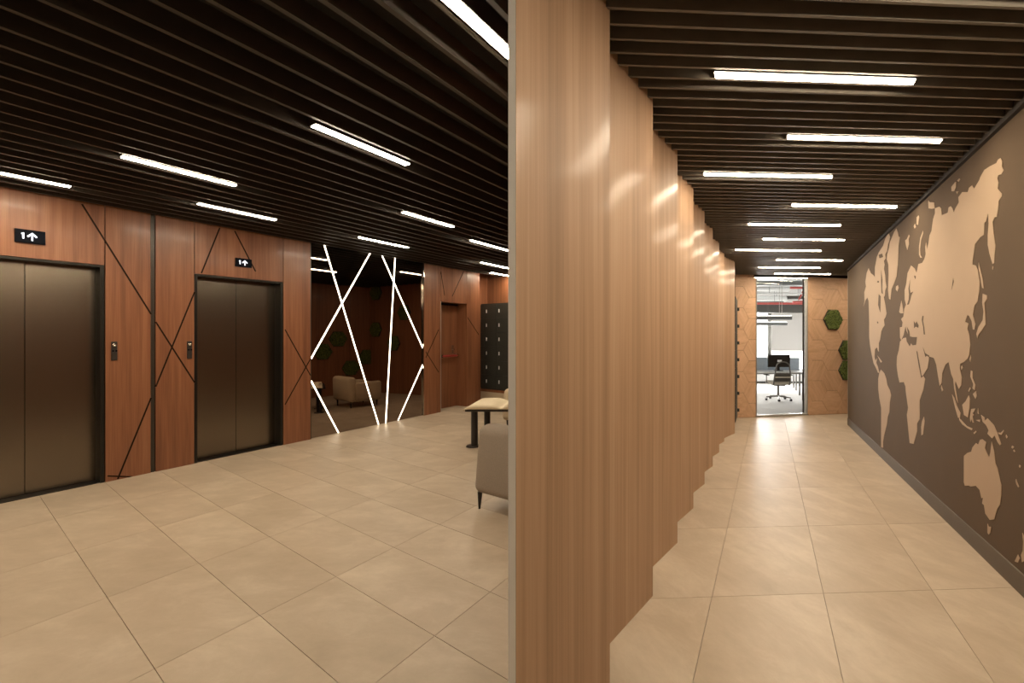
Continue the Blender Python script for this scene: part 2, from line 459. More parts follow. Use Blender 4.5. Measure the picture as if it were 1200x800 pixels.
for fn in cor_fns[:1] + [lambda p: 3.4 - sq(p)[1]] + cor_fns[2:]: reg = clip(reg, fn)
ce2 = prism(reg, HCR + .13, HCR + .2, KR).build('ceiling', M['void'])
tag(ce2, 'dark slatted ceiling above the map corridor', 'ceiling', kind='structure')
sA, sB = sq(cei(900, 17.5, HR, HCR))[0], sq(cei(900, 118.5, HR, HCR))[0]
dsl = (sB - sA) / 7
k = -40
while k < 140:
    s = sA + k * dsl; k += 1
    qs = [q / 200 for q in range(-700, 300)]
    q0 = next((q for q in qs if side(R(s, q, 0)) > .03), None)
    if q0 is None or R(s, QW, 0)[1] < YB + .1 or before_end(R(s, q0, 0)) < .05: continue
    q1 = QW - .004 if s < 7.5 else 3.2
    boxR(s - .0075, s + .0075, q0, q1, HCR, HCR + .075).build('slat', M['slat_r'], ce2)

# ---------- the lift wall
wl = boxL(-8.6, U(562), -.42, -.30, -.05, HCL + .25).build('wall_left', M['void'])
tag(wl, 'reddish wood panelled lift wall with dark diagonal grooves', 'wall', kind='structure')
TOP = HCL + .02
D1T = UW(60, 304.5)[1]               # lift head height
j = .0035
uL1 = U(123); uSeam1 = U(32.5, -.15); uR1 = U(118, -.15)
uLeft1 = 2 * uSeam1 - uR1
uS0, uS1 = U(177), U(182); uA = U(228); uB = U(332); uM0, uM1 = U(364), U(497); uD = U(516.5); uD1 = U(547); uE = U(562)
DT = UW(532, 354.5)[1]
def panel(u0, u1, w0, w1, parent=wl, v0=-.30, mat='wood_l'):
    return boxL(u0 + j, u1 - j, v0, 0, w0, w1).build('wood_panel', M[mat], parent)
u = uLeft1 - .06
k = u
while k > -8.4:
    panel(max(k - 1.2, -8.5), k, 0, TOP); k -= 1.2
panel(u, uL1, D1T, TOP)
panel(uL1, uS0, 0, TOP)
boxL(uS0 + .002, uS1 - .002, -.30, -.012, 0, TOP).build('metal_strip', M['bronze'], wl)
panel(uS1, uA, 0, TOP)
panel(uA, uB, D1T + .005, TOP)
panel(uB, uM0, 0, TOP)
panel(uM1, U(514.5), 0, TOP)
panel(U(514.5), uD, 0, TOP)
panel(uD, uD1, DT, TOP)
panel(uD1, uE, 0, TOP)
def strip(p, q, wd=.011, parent=wl, mat='groove', name='groove_strip', v0=-.01, v1=.0015):
    a, b = UW(*p), UW(*q)
    d = Vector((b[0] - a[0], b[1] - a[1])).normalized(); nn = Vector((-d[1], d[0])) * wd / 2
    cs = [(a[0] - nn[0], a[1] - nn[1]), (b[0] - nn[0], b[1] - nn[1]), (b[0] + nn[0], b[1] + nn[1]), (a[0] + nn[0], a[1] + nn[1])]
    return G().loft([L(x, v0, w) for x, w in cs], [L(x, v1, w) for x, w in cs]).build(name, M[mat], parent)
for p, q in [((96, 239), (124, 283.5)), ((124, 283.5), (177, 368)), ((182.5, 377), (228, 448)), ((138, 561), (177, 466)), ((182.5, 453), (228, 342)),
             ((236, 320), (257.5, 267)), ((275, 270.5), (299.5, 318)), ((334, 386), (364, 440)), ((334, 474), (364, 420)), ((126, 557.5), (155, 558.5)),
             ((499, 412), (514, 436)), ((499, 419), (514, 386)), ((516.5, 318), (521, 346)), ((530, 347), (543.5, 317.5)), ((548, 372), (561, 392))]:
    strip(p, q, .013)
# set-back return beyond the lift wall and the locker wall
b_ = boxL(uE, uE + 3.2, -.46, -.36, -.05, HCL + .25).build('wall_side', M['wood_l'])
tag(b_, 'wood return wall behind the end of the lift wall', 'wall', kind='structure')
rK = next(k_ / 100 for k_ in range(900) if side(LK(k_ / 100, 0, 0)) > .10)
wb = boxK(-3.0, rK, -.12, 0, -.05, HCL + .25).build('wall_back', M['wood_l'])
tag(wb, 'wood wall carrying the charcoal lockers', 'wall', kind='structure')

# ---------- the wall between lobby and corridor (saw-toothed wood facets on the corridor side)
Z2 = FX * EYE / (698 - HR); dz = (FX * EYE / (517 - HR) - Z2) / 6
e2 = flo(765, 698, HR)
def edge(k):                         # k = 1.. : outer vertical edge of facet k
    y = Z2 + (k - 2) * dz; return (e2[0] + (y - e2[1]) * Cc[0] / Cc[1], y)
gd = ((1028 - CX) / FX, 1.0)         # facet direction
f1a = (lambda t: ((605 - CX) * t, FX * t))(hit(605, edge(1), unit(*gd)))
core = [((598.5 - CX) * (1.345 / FX), 1.345)]
for k in range(1, 9):
    e = edge(k); core.append((e[0] - .035, e[1] - .02))
    core.append((e[0] - .18 - (.1 if k == 8 else 0), e[1] + .03))
e9 = flo(861, 507.5, HR)
core.append((e9[0] - .10, e9[1] - .02)); core.append((e9[0] - .10, e9[1] + .10))
elk = flo(862, 489.5, HR)
core.append((elk[0] - .65, elk[1] + .35)); core.append((S0[0] + SD * (elk[1] + .3 - S0[1]) + .02, elk[1] + .3))
core.append((S0[0] + .06 + SD * .25, S0[1] + .27))
wm = prism(core, -.1, HCR + .15, KR).build('wall_center', M['trim_dark'])
tag(wm, 'wall between lobby and corridor with wood facets and an added white divider strip', 'wall', kind='structure')
# added white divider between lobby and corridor views, as wall end facing the camera
def wedge(pa, pb, ya, yb): return [((pa - CX) * ya / FX, ya), ((pb - CX) * ya / FX, ya), ((pb - .8 - CX) * yb / FX, yb), ((pa + .8 - CX) * yb / FX, yb)]
et = prism(wedge(595.6, 604.4, 1.285, 1.36), -.05, HCR + .13, KR).build('divider_strip', M['white'], wm); et['label'] = 'added white divider strip between the lobby and corridor views'
def facet(p, q, th=.02):
    d = unit(q[0] - p[0], q[1] - p[1]); n = (-d[1] * th, d[0] * th)
    return prism([p, q, (q[0] + n[0], q[1] + n[1]), (p[0] + n[0], p[1] + n[1])], 0, HCR + .12, KR)
facet(f1a, edge(1)).build('wood_facet', M['wood_r'], wm)
for k in range(2, 9):
    e = edge(k); s = .53
    facet((e[0] - gd[0] * s, e[1] - s), e).build('wood_facet', M['wood_r'], wm)
e8 = flo(848, 513.5, HR)
facet((e8[0] - (e9[0] - e8[0]) * .6, e8[1] - (e9[1] - e8[1]) * .6), e9).build('wood_facet', M['wood_r'], wm)
facet(e9, (e9[0] + (elk[0] - e9[0]) * .3 - .03, e9[1] + (elk[1] - e9[1]) * .25)).build('wood_facet', M['wood_r'], wm)
# lobby side cladding
yy = S0[1] + .3
while yy < 9.2:
    y1 = min(yy + 1.0, 9.3)
    pl = [(S0[0] + SD * (y - S0[1]) + o, y) for y, o in ((yy + .003, -.001), (y1 - .003, -.001), (y1 - .003, .03), (yy + .003, .03))]
    prism(pl, 0, HCL + .1, KL).build('wood_panel', M['wood_l'], wm); yy += 1.0

# ---------- map wall of the corridor
sE = sq(flo(992.5, 497.5, HR))[0]
wr = boxR(-4.2, sE, QW, QW + 1.7, -.1, HCR + .2).build('wall_right', M['taupe'])
tag(wr, 'dark taupe corridor wall carrying the world map', 'wall', kind='structure')
bb = boxR(-4.2, sE + .004, QW - .012, QW + .01, 0, .125).build('baseboard_right', M['taupe_b'], bevel=.003)
tag(bb, 'taupe baseboard along the map wall', 'baseboard', kind='structure')
tr = boxR(-4.2, sE, QW - .03, QW + .01, HCR - .03, HCR + .06).build('trim_1', M['trim_dark'])
tag(tr, 'dark edge profile between slatted ceiling and map wall', 'trim', kind='structure')
tr = boxR(sE - .008, sE + .006, QW - .006, QW + .05, 0, HCR).build('trim_2', M['alu'])
tag(tr, 'pale metal corner profile at the far end of the map wall', 'trim', kind='structure')

# ---------- end wall of the corridor: wood hexagons either side of a glazed opening
o0, o1 = re(886), re(946)
rl0, rr1 = -1.6, re(992) + 1.4
el = boxE(rl0, o0, -.14, 0, -.1, HCR + .2).build('wall_end_left', M['groove'])
tag(el, 'wood hexagon wall left of the glazed office opening', 'wall', kind='structure')
er = boxE(o1, rr1, -.14, 0, -.1, HCR + .2).build('wall_end_right', M['groove'])
tag(er, 'wood hexagon wall right of the glazed office opening', 'wall', kind='structure')
mc = rw(975, 374.5)                   # moss hexagon in the grid
FF = .425; side_h = FF / math.sqrt(3); colp = side_h * 1.5
def hexpts(r, w, ff): 
    R_ = ff / math.sqrt(3); return [(r + R_ * math.cos(math.radians(60 * i)), w + R_ * math.sin(math.radians(60 * i))) for i in range(6)]
mosscells = {(0, 0), (1, -2), (1, -3)}
for i in range(-12, 8):
    for jx in range(-6, 5):
        r = mc[0] + i * colp; w = mc[1] + (jx + (.5 if i % 2 else 0)) * FF
        if (i, jx) in mosscells: pass
        for par, lo, hi in ((el, max(rl0, -.05), o0 - .012), (er, o1 + .012, re(992) + .25)):
            p = hexpts(r, w, FF - .005)
            for fn in (lambda q: q[0] - lo, lambda q: hi - q[0], lambda q: q[1] - .004, lambda q: HCR + .05 - q[1]):
                p = clip(p, fn) if p else p
            if len(p) >= 3 and area(p) > .001:
                th = .010 + .003 * random.random()
                G().loft([EW(x, 0, y) for x, y in p], [EW(x, th, y) for x, y in p]).build('hexagon_panel', HEXW[(i + 2 * jx) % 3], par)
# side of the passage and the back of the place
b_ = boxR(sE - .2, sE + 3.0, 3.3, 3.45, -.1, HCR + .2).build('wall_passage', M['taupe']); tag(b_, 'taupe wall closing the side passage', 'wall', kind='structure')
b_ = G().box(-9.6, 1.6, YB - .15, YB, -.3, 3.3).build('wall_rear', M['wood_l']); tag(b_, 'wood wall behind the viewpoint', 'wall', kind='structure')

# ================================================================== LOBBY THINGS
# ---------- lamps
def lampL(u0, u1, v, label):
    t = thing('linear_lamp', L((u0 + u1) / 2, v, HCL), label, 'ceiling lamp', 'linear lamps of the lift lobby')
    boxL(u0 - .006, u1 + .006, v - .034, v + .034, HCL - .004, HCL + .08).build('housing', M['housing'], t)
    boxL(u0, u1, v - .023, v + .023, HCL - .009, HCL - .0035).build('diffuser', M['led_l'], t)
ln = 0
def lpx(p, q): 
    a, b = uv(cei(*p, HL, HCL)), uv(cei(*q, HL, HCL)); return a, b
LL = None
for p, q, label in [((142, 183), (277, 216), 'lit linear ceiling lamp nearest above the space between the two lifts'),
                    ((365, 147), (480, 191), 'long lit linear ceiling lamp second nearest, high in the middle of the lobby ceiling'),
                    ((232, 238), (323, 257), 'lit linear ceiling lamp just above the second lift'),
                    ((472, 248), (531, 265), 'lit linear ceiling lamp up and right of the crossed light lines'),
                    ((424, 277), (475, 290), 'lit linear ceiling lamp directly above the tops of the light lines'),
                    ((553, 281), (594, 293), 'lit linear ceiling lamp above the exit door, highest of three by the white divider strip'),
                    ((565, 307), (595, 314), 'lit linear ceiling lamp above the lockers, middle of three by the white divider strip'),
                    ((576, 319), (595, 323), 'small far lit linear ceiling lamp, lowest of three by the white divider strip')]:
    a, b = lpx(p, q); v = (a[1] + b[1]) / 2
    if LL is None: LL = b[0] - a[0]
    u0 = a[0]; u1 = max(b[0], a[0] + LL)
    lampL(u0, u1, v, label)
a, b = lpx((0, 204), (82, 218)); lampL(b[0] - LL, b[0], b[1], 'lit linear ceiling lamp cut by the left edge, above the first lift')
a, b = lpx((537, 10), (595, 58)); vbig = (a[1] + b[1]) / 2; lampL(a[0] - .12, a[0] - .12 + LL, vbig, 'thick bright nearest linear ceiling lamp at the top by the white divider strip')
uu = lpx((142, 183), (277, 216))[0]
for du, v, wh in ((-1.5, .75, 'beside the first lift'), (-1.75, 2.0, 'in the second row'), (-1.6, 3.72, 'in the third row'), (-3.2, 1.1, 'far left by the wall'), (-3.4, 2.7, 'far left'), (-3.2, 4.3, 'far left, nearest the viewer')):
    lampL(uu[0] + du, uu[0] + du + LL, v, 'unseen linear lobby lamp added for light, left of view, ' + wh)  # unseen lamps carrying on the lobby rows, added for their light

# ---------- lifts
def lift(u0, u1, w1, label):
    um = (u0 + u1) / 2
    t = thing('elevator', L(um, -.15, 0), label, 'elevator', 'lifts of the lobby')
    boxL(u0, um - .0015, -.20, -.15, .006, w1).build('door_leaf', M['steel'], t, bevel=.002)
    boxL(um + .0015, u1, -.20, -.15, .006, w1).build('door_leaf', M['steel'], t, bevel=.002)
    boxL(u0 - .02, u0 + .004, -.15, -.004, 0, w1).build('jamb', M['steel_frame'], t)
    boxL(u1 - .004, u1 + .022, -.15, -.004, 0, w1).build('jamb', M['steel_frame'], t)
    boxL(u0 - .02, u1 + .022, -.15, -.004, w1 - .002, w1 + .018).build('head_frame', M['steel_frame'], t)
    boxL(u0, u1, -.20, -.02, -.004, .004).build('sill', M['steel_frame'], t)
lift(uLeft1, uL1 - .026, D1T - .022, 'large brushed steel lift door at the left edge of the lobby')
lift(uA + .022, uB - .026, D1T - .018, 'brushed steel lift door between wood panels, the farther lift')
def sign(pc, wd, hg, label):
    u, w = UW(*pc)
    t = thing('floor_indicator', L(u, 0, w), label, 'indicator', 'lift floor indicators')
    boxL(u - wd / 2, u + wd / 2, 0, .022, w - hg / 2, w + hg / 2).build('display', M['black'], t, bevel=.004)
    def poly(pts, name):             # x in shares of the width, z in shares of the height
        pts = [(u + x * wd, w + z * hg) for x, z in pts]
        G().loft([L(x, .022, z) for x, z in pts], [L(x, .0235, z) for x, z in pts]).build(name, M['digit'], t)
    poly([(-.265, -.20), (-.205, -.20), (-.205, .24), (-.245, .24), (-.300, .19), (-.300, .11), (-.265, .14)], 'digit_one')
    poly([(.030, -.30), (.085, -.30), (.085, .115), (.185, -.06), (.230, .02), (.0575, .30), (-.115, .02), (-.070, -.06), (.030, .115)], 'arrow_up')
sign((35, 277.5), .165, .115, 'black lit indicator showing 1 and an up arrow above the first lift')
sign((284.8, 308), .165, .100, 'smaller black lit indicator showing 1 and an up arrow above the farther lift')
def call(px, py0, py1, label):
    u, w1 = UW(px, py0); w0 = UW(px, py1)[1]
    t = thing('call_button', L(u, 0, w0), label, 'call button', 'lift call buttons')
    boxL(u - .021, u + .021, 0, .014, w0, w1).build('plate', M['plate'], t, bevel=.006)
    c = L(u, .014, w1 - .035)
    G().ball((0, 0, 0), .016, .016, .016).map(lambda p: (c[0] + p[0], c[1] + p[1], c[2] + p[2])).build('indicator_dome', M['chrome'], t, smooth=True)
    for du in (-.011, .011):
        G().cyl(L(u + du, .012, w0 + (w1 - w0) * .5), L(u + du, .020, w0 + (w1 - w0) * .5), .008).build('button', M['black'], t)
call(133.6, 400, 422, 'dark call button plate right of the first lift')
call(221.8, 399.5, 420, 'dark call button plate beside the left jamb of the farther lift')

# ---------- tinted mirror with light lines
mt = thing('mirror_panel', L((uM0 + uM1) / 2, -.03, 0), 'dark tinted wall mirror crossed by white light lines', 'mirror')
boxL(uM0 - .03, uM1 + .03, -.06, -.03, .005, TOP).build('mirror_glass', M['mirror'], mt)
boxL(uM1 - .012, uM1 + j, -.03, -.001, .0, TOP).build('edge_profile', M['edge'], mt)
boxL(uM0 - j, uM0 + .010, -.03, -.004, .0, TOP).build('edge_profile', M['bronze'], mt)
def ledline(p, q):
    a, b = UW(*p, -.03), UW(*q, -.03)
    d = Vector((b[0] - a[0], b[1] - a[1])).normalized(); nn = Vector((-d[1], d[0])) * .0085
    cs = [(a[0] - nn[0], a[1] - nn[1]), (b[0] - nn[0], b[1] - nn[1]), (b[0] + nn[0], b[1] + nn[1]), (a[0] + nn[0], a[1] + nn[1])]
    G().loft([L(x, -.034, max(w, .006)) for x, w in cs], [L(x, -.026, max(w, .006)) for x, w in cs]).build('light_line', M['led_line'], mt)
for p, q in [((380, 287), (443.5, 500)), ((434, 296), (364.5, 420)), ((447.5, 299), (496, 409)), ((463, 301), (452, 498)), ((364.5, 446), (396.5, 509)), ((496, 425.5), (466.5, 495))]:
    ledline(p, q)

# ---------- exit door in its recess
t = thing('door_1', L((uD + uD1) / 2, -.25, 0), 'wood exit door with a red push bar in a recess of the lift wall', 'door', kind='structure')
boxL(uD - .01, uD1 + .01, -.30, -.26, .004, DT + .01).build('door_leaf', M['wood_l'], t)
boxL(uD, uD + .012, -.26, -.002, 0, DT).build('door_frame', M['alu'], t)
boxL(uD + .02, uD1, -.26, -.235, DT - .04, DT).build('door_frame', M['groove'], t)
a, b = UW(521, 418), UW(545, 416)
du = .16
bw = a[1]
G().cyl(L(a[0] + .1, -.185, bw), L(b[0] - .02, -.185, bw), .022, n=12).build('push_bar', M['red'], t, smooth=False)
for u_ in (a[0] + .1, b[0] - .02):
    boxL(u_ - .025, u_ + .025, -.26, -.165, bw - .03, bw + .03).build('bar_bracket', M['chrome'], t, bevel=.006)
boxL(b[0] - .10, b[0] - .06, -.26, -.24, bw + .04, bw + .2).build('handle_plate', M['chrome'], t, bevel=.004)
G().cyl(L(b[0] - .08, -.24, bw + .12), L(b[0] - .08, -.205, bw + .12), .014).build('door_knob', M['chrome'], t)

# ---------- lockers
lk0 = lw(563) - .03
COL, ROW, NC, NR, W0 = .365, .297, 6, 6, .26
lt = thing('locker_bank', LK(lk0 + COL * NC / 2, 0, W0), 'charcoal wall of small locker doors with metal handles', 'lockers')
boxK(lk0 - .02, lk0 + COL * NC + .02, 0, .20, W0 - .02, W0 + ROW * NR + .02).build('carcass', M['locker'], lt)
for c in range(NC):
    for r in range(NR):
        x0, w0 = lk0 + c * COL, W0 + r * ROW
        d_ = boxK(x0 + .004, x0 + COL - .004, .20, .216, w0 + .004, w0 + ROW - .004).build('locker_door', M['locker'], lt, bevel=.002)
        if c < 4:
            boxK(x0 + .075, x0 + .090, .216, .232, w0 + .12, w0 + .19).build('handle', M['duct'], d_)
boxK(lk0 - .02, lk0 + COL * NC + .02, 0, .205, W0 - .075, W0 - .02).build('rim', M['wood_l'], lt)
boxK(lk0 - .02, lk0 + COL * NC + .02, 0, .215, .0, W0 - .075).build('plinth', M['beige'], lt)
# ---------- beige armchair behind the table
def soft(x0, x1, y0, y1, z0, z1): return G().box(x0, x1, y0, y1, z0, z1)
rz = math.atan2(B[1], B[0])
ap = ray(586.5, 398, .0128)
fr = frame((ap[0], ap[1], KL * ap[1]), math.radians(-20))
t = thing('armchair', fr((.35, .3, 0)), 'low beige armchair behind the black table by the white divider strip', 'armchair')
soft(0, .74, 0, .17, .12, .60).map(lambda p: fr((p[0] + (p[2] - .12) * .08, p[1], p[2]))).build('backrest', M['beige'], t, bevel=.07, seg=5, smooth=True)
soft(.04, .70, .14, .66, .12, .38).map(fr).build('seat', M['beige'], t, bevel=.05, seg=4, smooth=True)
for x in (.02, .60): soft(x, x + .12, .12, .66, .12, .50).map(fr).build('armrest', M['beige'], t, bevel=.05, seg=4, smooth=True)
for x in (.08, .66):
    for y in (.07, .58): G().cyl(fr((x, y, .13)), fr((x, y, 0)), .018, .010, n=10).build('leg', M['leg'], t)

# ---------- table and the curled sheet on it
tp = flo(556, 523, HL)
fr = frame((tp[0], tp[1], KL * tp[1]), 0.0)
t = thing('side_table', fr((.3, .27, 0)), 'low black table with round legs between sofa and bench', 'table')
for x, y in ((0, 0), (.045, .53), (.62, 0), (.62, .53)):
    G().cyl(fr((x, y, .0)), fr((x, y, .45)), .042, n=20).build('leg', M['leg'], t)
    G().cyl(fr((x - .02, y, .0)), fr((x - .02, y, .018)), .085, .078, n=24).build('foot', M['leg'], t)
G().box(-.10, .74, -.08, .63, .45, .482).map(fr).build('table_top', M['leg'], t, bevel=.006)
gs = G(); nx, ny = 26, 8
prof = []
for i in range(nx + 1):
    x = i / nx
    z = .045 * math.exp(-((x - .36) / .34) ** 4) + .055 * math.exp(-((x - .90) / .07) ** 2) + .006
    prof.append((-.115 + x * .60, z - .035 * max(0, .12 - x) / .12))
top = [(px_, -.10 + k2 * .68 / ny, .484 + pz) for px_, pz in prof for k2 in range(ny + 1)]
bot = [(px_, -.10 + k2 * .68 / ny,   .4835) for px_, pz in prof for k2 in range(ny + 1)]
nn = len(top); gs.v = top + bot
for i in range(nx):
    for k2 in range(ny):
        a_ = i * (ny + 1) + k2; q4 = (a_, a_ + ny + 1, a_ + ny + 2, a_ + 1)
        gs.f.append(q4); gs.f.append(tuple(x + nn for x in reversed(q4)))
rim = [i * (ny + 1) for i in range(nx + 1)]; rim2 = [i * (ny + 1) + ny for i in range(nx + 1)]
for rr in (rim, rim2):
    for i in range(nx): gs.f.append((rr[i], rr[i + 1], rr[i + 1] + nn, rr[i] + nn))
for b0 in (0, nx * (ny + 1)):
    for k2 in range(ny): gs.f.append((b0 + k2, b0 + k2 + 1, b0 + k2 + 1 + nn, b0 + k2 + nn))
tag(gs.map(fr).build('table_runner', M['paper'], smooth=True), 'wavy cream sheet lying curled on the black table', 'table cover')

# ---------- sofa
sp = flo(562.5, 596, HL)
fr = frame((sp[0], sp[1], KL * sp[1]), rz)
t = thing('sofa', fr((.4, .3, 0)), 'taupe upholstered sofa on thin dark legs cut by the white divider strip', 'sofa')
SL = .88
bk = G().loft([(-.055, -.05, .13), (SL, -.05, .13), (SL, .20, .13), (-.055, .20, .13)], [(-.025, -.02, .685), (SL - .03, -.02, .685), (SL - .03, .17, .685), (-.025, .17, .685)])
bk.map(fr).build('backrest', M['sofa'], t, bevel=.075, seg=5, smooth=True)
soft(-.03, SL - .02, .16, .74, .13, .40).map(fr).build('seat', M['sofa'], t, bevel=.05, seg=4, smooth=True)
soft(-.05, .10, .12, .74, .13, .56).map(fr).build('armrest', M['sofa'], t, bevel=.06, seg=4, smooth=True)
soft(SL - .15, SL, .12, .74, .13, .56).map(fr).build('armrest', M['sofa'], t, bevel=.06, seg=4, smooth=True)
for x in (0.0, SL - .08):
    for y in (0.0, .66): G().cyl(fr((x, y, .14)), fr((x - .006, y, 0)), .020, .008, n=12).build('leg', M['leg'], t)
soft(.16, .58, -.08, .08, -.02, .36).map(lambda p: fr((p[0] + .02, p[1] + .30 - (p[2]) * .2, p[2] + .43))).build('cushion', M['cushion'], bevel=.07, seg=4, smooth=True)
tag(bpy.data.objects['cushion'], 'dark charcoal cushion leaning behind the back of the sofa', 'cushion')

# ---------- moss hexagons
def moss(fn, ff, label, group):
    # fn(x, z, depth) -> world
    t = thing('moss_hexagon', fn(0, -ff / 2, 0), label, 'moss panel', group)
    p = hexpts(0, 0, ff)
    G().loft([fn(x, z, .0) for x, z in p], [fn(x, z, .022) for x, z in p]).build('backing', M['trim_dark'], t)
    gm = G(); R_ = ff / math.sqrt(3)
    pts = []
    step = .026
    nside = int(R_ / step) + 2
    for a_ in range(-nside, nside + 1):
        for b_ in range(-nside, nside + 1):
            x = a_ * step + random.uniform(-.008, .008); z = b_ * step + random.uniform(-.008, .008)
            if abs(z) > ff / 2 - .012 or abs(z) * .5 + abs(x) * math.sqrt(3) / 2 > ff / 2 - .012: continue
            pts.append((x, z))
    for x, z in pts:
        r_ = random.uniform(.015, .024); dp = random.uniform(.024, .040)
        k0 = len(gm.v); gm.ball((x, z, dp), r_, r_, r_ * .8, 6, 4)
        for q in range(k0, len(gm.v)):
            v_ = gm.v[q]; jf = random.uniform(.85, 1.2)
            gm.v[q] = fn(x + (v_[0] - x) * jf, z + (v_[1] - z) * jf, dp + (v_[2] - dp) * jf)
    o = gm.build('moss', M['moss'], t, fix=False); o['kind'] = 'stuff'
def onE(r, w): return lambda x, z, d: EW(r + x, .013 + d, w + z)
for (i, jx), lab in (((0, 0), 'green moss hexagon on the corridor end wall, complete and highest'), ((1, -2), 'green moss hexagon half hidden by the map wall, upper of two'), ((1, -3), 'green moss hexagon half hidden by the map wall, lower of two')):
    moss(onE(mc[0] + i * colp, mc[1] + (jx + (.5 if i % 2 else 0)) * FF), .405, lab, 'moss hexagons of the corridor')
def onM(y, w):
    def fn(x, z, d):
        yy_ = y + x / math.hypot(SD, 1); xx = S0[0] + SD * (yy_ - S0[1]) - .002
        nx_, ny_ = -1 / math.hypot(1, SD), SD / math.hypot(1, SD)
        return (xx + nx_ * d, yy_ + ny_ * d, KL * yy_ + w + z)
    return fn
def onK(r_, w): return lambda x, z, d: LK(r_ + x, .002 + d, w + z)
def seen_in_mirror(px, py):          # the place on the facing walls that the tinted mirror shows at a line of sight
    P = L(0, -.03, 0); t = hit(px, P[:2], A); q = ray(px, py, t)
    d = (q[0], q[1], q[2] - EYE); k = d[0] * N[0] + d[1] * N[1]
    e = (d[0] - 2 * k * N[0], d[1] - 2 * k * N[1], d[2])
    f = -side(q) / (e[0] - SD * e[1])
    gk = e[0] * NB[0] + e[1] * NB[1]
    f2 = -front_of_lockers(q) / gk if gk < 0 else 1e9
    if 0 < f < f2:
        y = q[1] + e[1] * f; return onM(y, q[2] + e[2] * f - KL * y)
    x, y = q[0] + e[0] * f2, q[1] + e[1] * f2
    return onK((x - LW0[0]) * B[0] + (y - LW0[1]) * B[1], q[2] + e[2] * f2 - KL * y)
for px, py, wh in ((441, 343, 'highest in the mirror'), (441, 386, 'below the highest'), (474, 366, 'right of the highest'), (396, 397, 'upper left'), (411, 431, 'lowest'),
                   (378, 412, 'leftmost'), (462, 402, 'lower right'), (430, 418, 'between two light lines')):
    moss(seen_in_mirror(px, py), .36, 'green moss hexagon on the wood walls facing the mirror, ' + wh, 'moss hexagons facing the lifts')

# ================================================================== CORRIDOR THINGS
RL = [((838, 86), (1071, 95)), ((923, 159), (1102, 165)), ((825, 203), (975, 206.5)), ((928, 239), (1050, 242.5)), ((877, 262), (985, 263.5)), ((894, 279), (989, 281)),
      ((862, 292), (962, 293.5)), ((910, 303.5), (987, 305)), ((889, 312.5), (961, 313.5)), ((908, 320), (973, 321)), ((884, 326.5), (945, 327))]
ordn = ['nearest and longest', 'second', 'third', 'fourth', 'fifth', 'sixth', 'seventh', 'eighth', 'ninth', 'tenth', 'farthest']
def lampR(s, q0, q1, label):
    t = thing('linear_lamp', R(s, (q0 + q1) / 2, HCR), label, 'ceiling lamp', 'linear lamps of the corridor')
    boxR(s - .030, s + .030, q0 - .006, q1 + .006, HCR - .004, HCR + .07).build('housing', M['housing'], t)
    boxR(s - .024, s + .024, q0, q1, HCR - .009, HCR - .0035).build('diffuser', M['led_r'], t)
for k, (p, q) in enumerate(RL):
    a, b = sq(cei(*p, HR, HCR)), sq(cei(*q, HR, HCR)); s = (a[0] + b[0]) / 2
    if k == 10: s -= .16
    lampR(s, a[1], b[1], ('lit linear lamp of the corridor ceiling, %s' % ordn[k]) + (' from the viewer' if 0 < k < 10 else ' of the row'))
s1 = sq(cei(838, 86, HR, HCR))[0]; stp = sq(cei(923, 159, HR, HCR))[0] - s1
for k, q0, wh in ((1, .25, 'just before the nearest one'), (2, .1, 'above the viewer'), (3, .3, 'behind the viewer')):
    lampR(s1 - stp * k, q0, q0 + 1.05, 'unseen linear corridor lamp added for light, ' + wh)  # unseen lamps carrying on the row, added to brighten white divider and near panel
lampR(sE + .55, QW + .35, QW + 1.4, 'unseen linear lamp added behind the map wall to light the end wall')  # unseen lamp added to brighten the right part of the end wall

# ---------- lockers at the far left of the corridor
la, lb = flo(861.2, 500, HR), flo(863.5, 492, HR)
ld = unit(lb[0] - la[0], lb[1] - la[1]); lnn = (ld[1], -ld[0]); ll = math.hypot(lb[0] - la[0], lb[1] - la[1])
def CL(r, v, w):
    x = la[0] + r * ld[0] + v * lnn[0]; y = la[1] + r * ld[1] + v * lnn[1]; return (x, y, KR * y + w)
def boxC(r0, r1, v0, v1, w0, w1):
    return G().hexa([CL(r0, v0, w0), CL(r1, v0, w0), CL(r1, v1, w0), CL(r0, v1, w0), CL(r0, v0, w1), CL(r1, v0, w1), CL(r1, v1, w1), CL(r0, v1, w1)])
lt = thing('locker_bank', CL(ll / 2, 0, 0), 'narrow charcoal locker column at the far end of the wood facets', 'lockers')
boxC(0, ll, -.35, 0, .06, 2.32).build('carcass', M['locker'], lt)
for r in range(7):
    w0 = .08 + r * .32
    d_ = boxC(.01, ll - .01, 0, .012, w0, w0 + .31).build('locker_door', M['locker'], lt, bevel=.002)
    boxC(ll - .12, ll - .09, .012, .05, w0 + .10, w0 + .16).build('handle', M['locker'], d_)

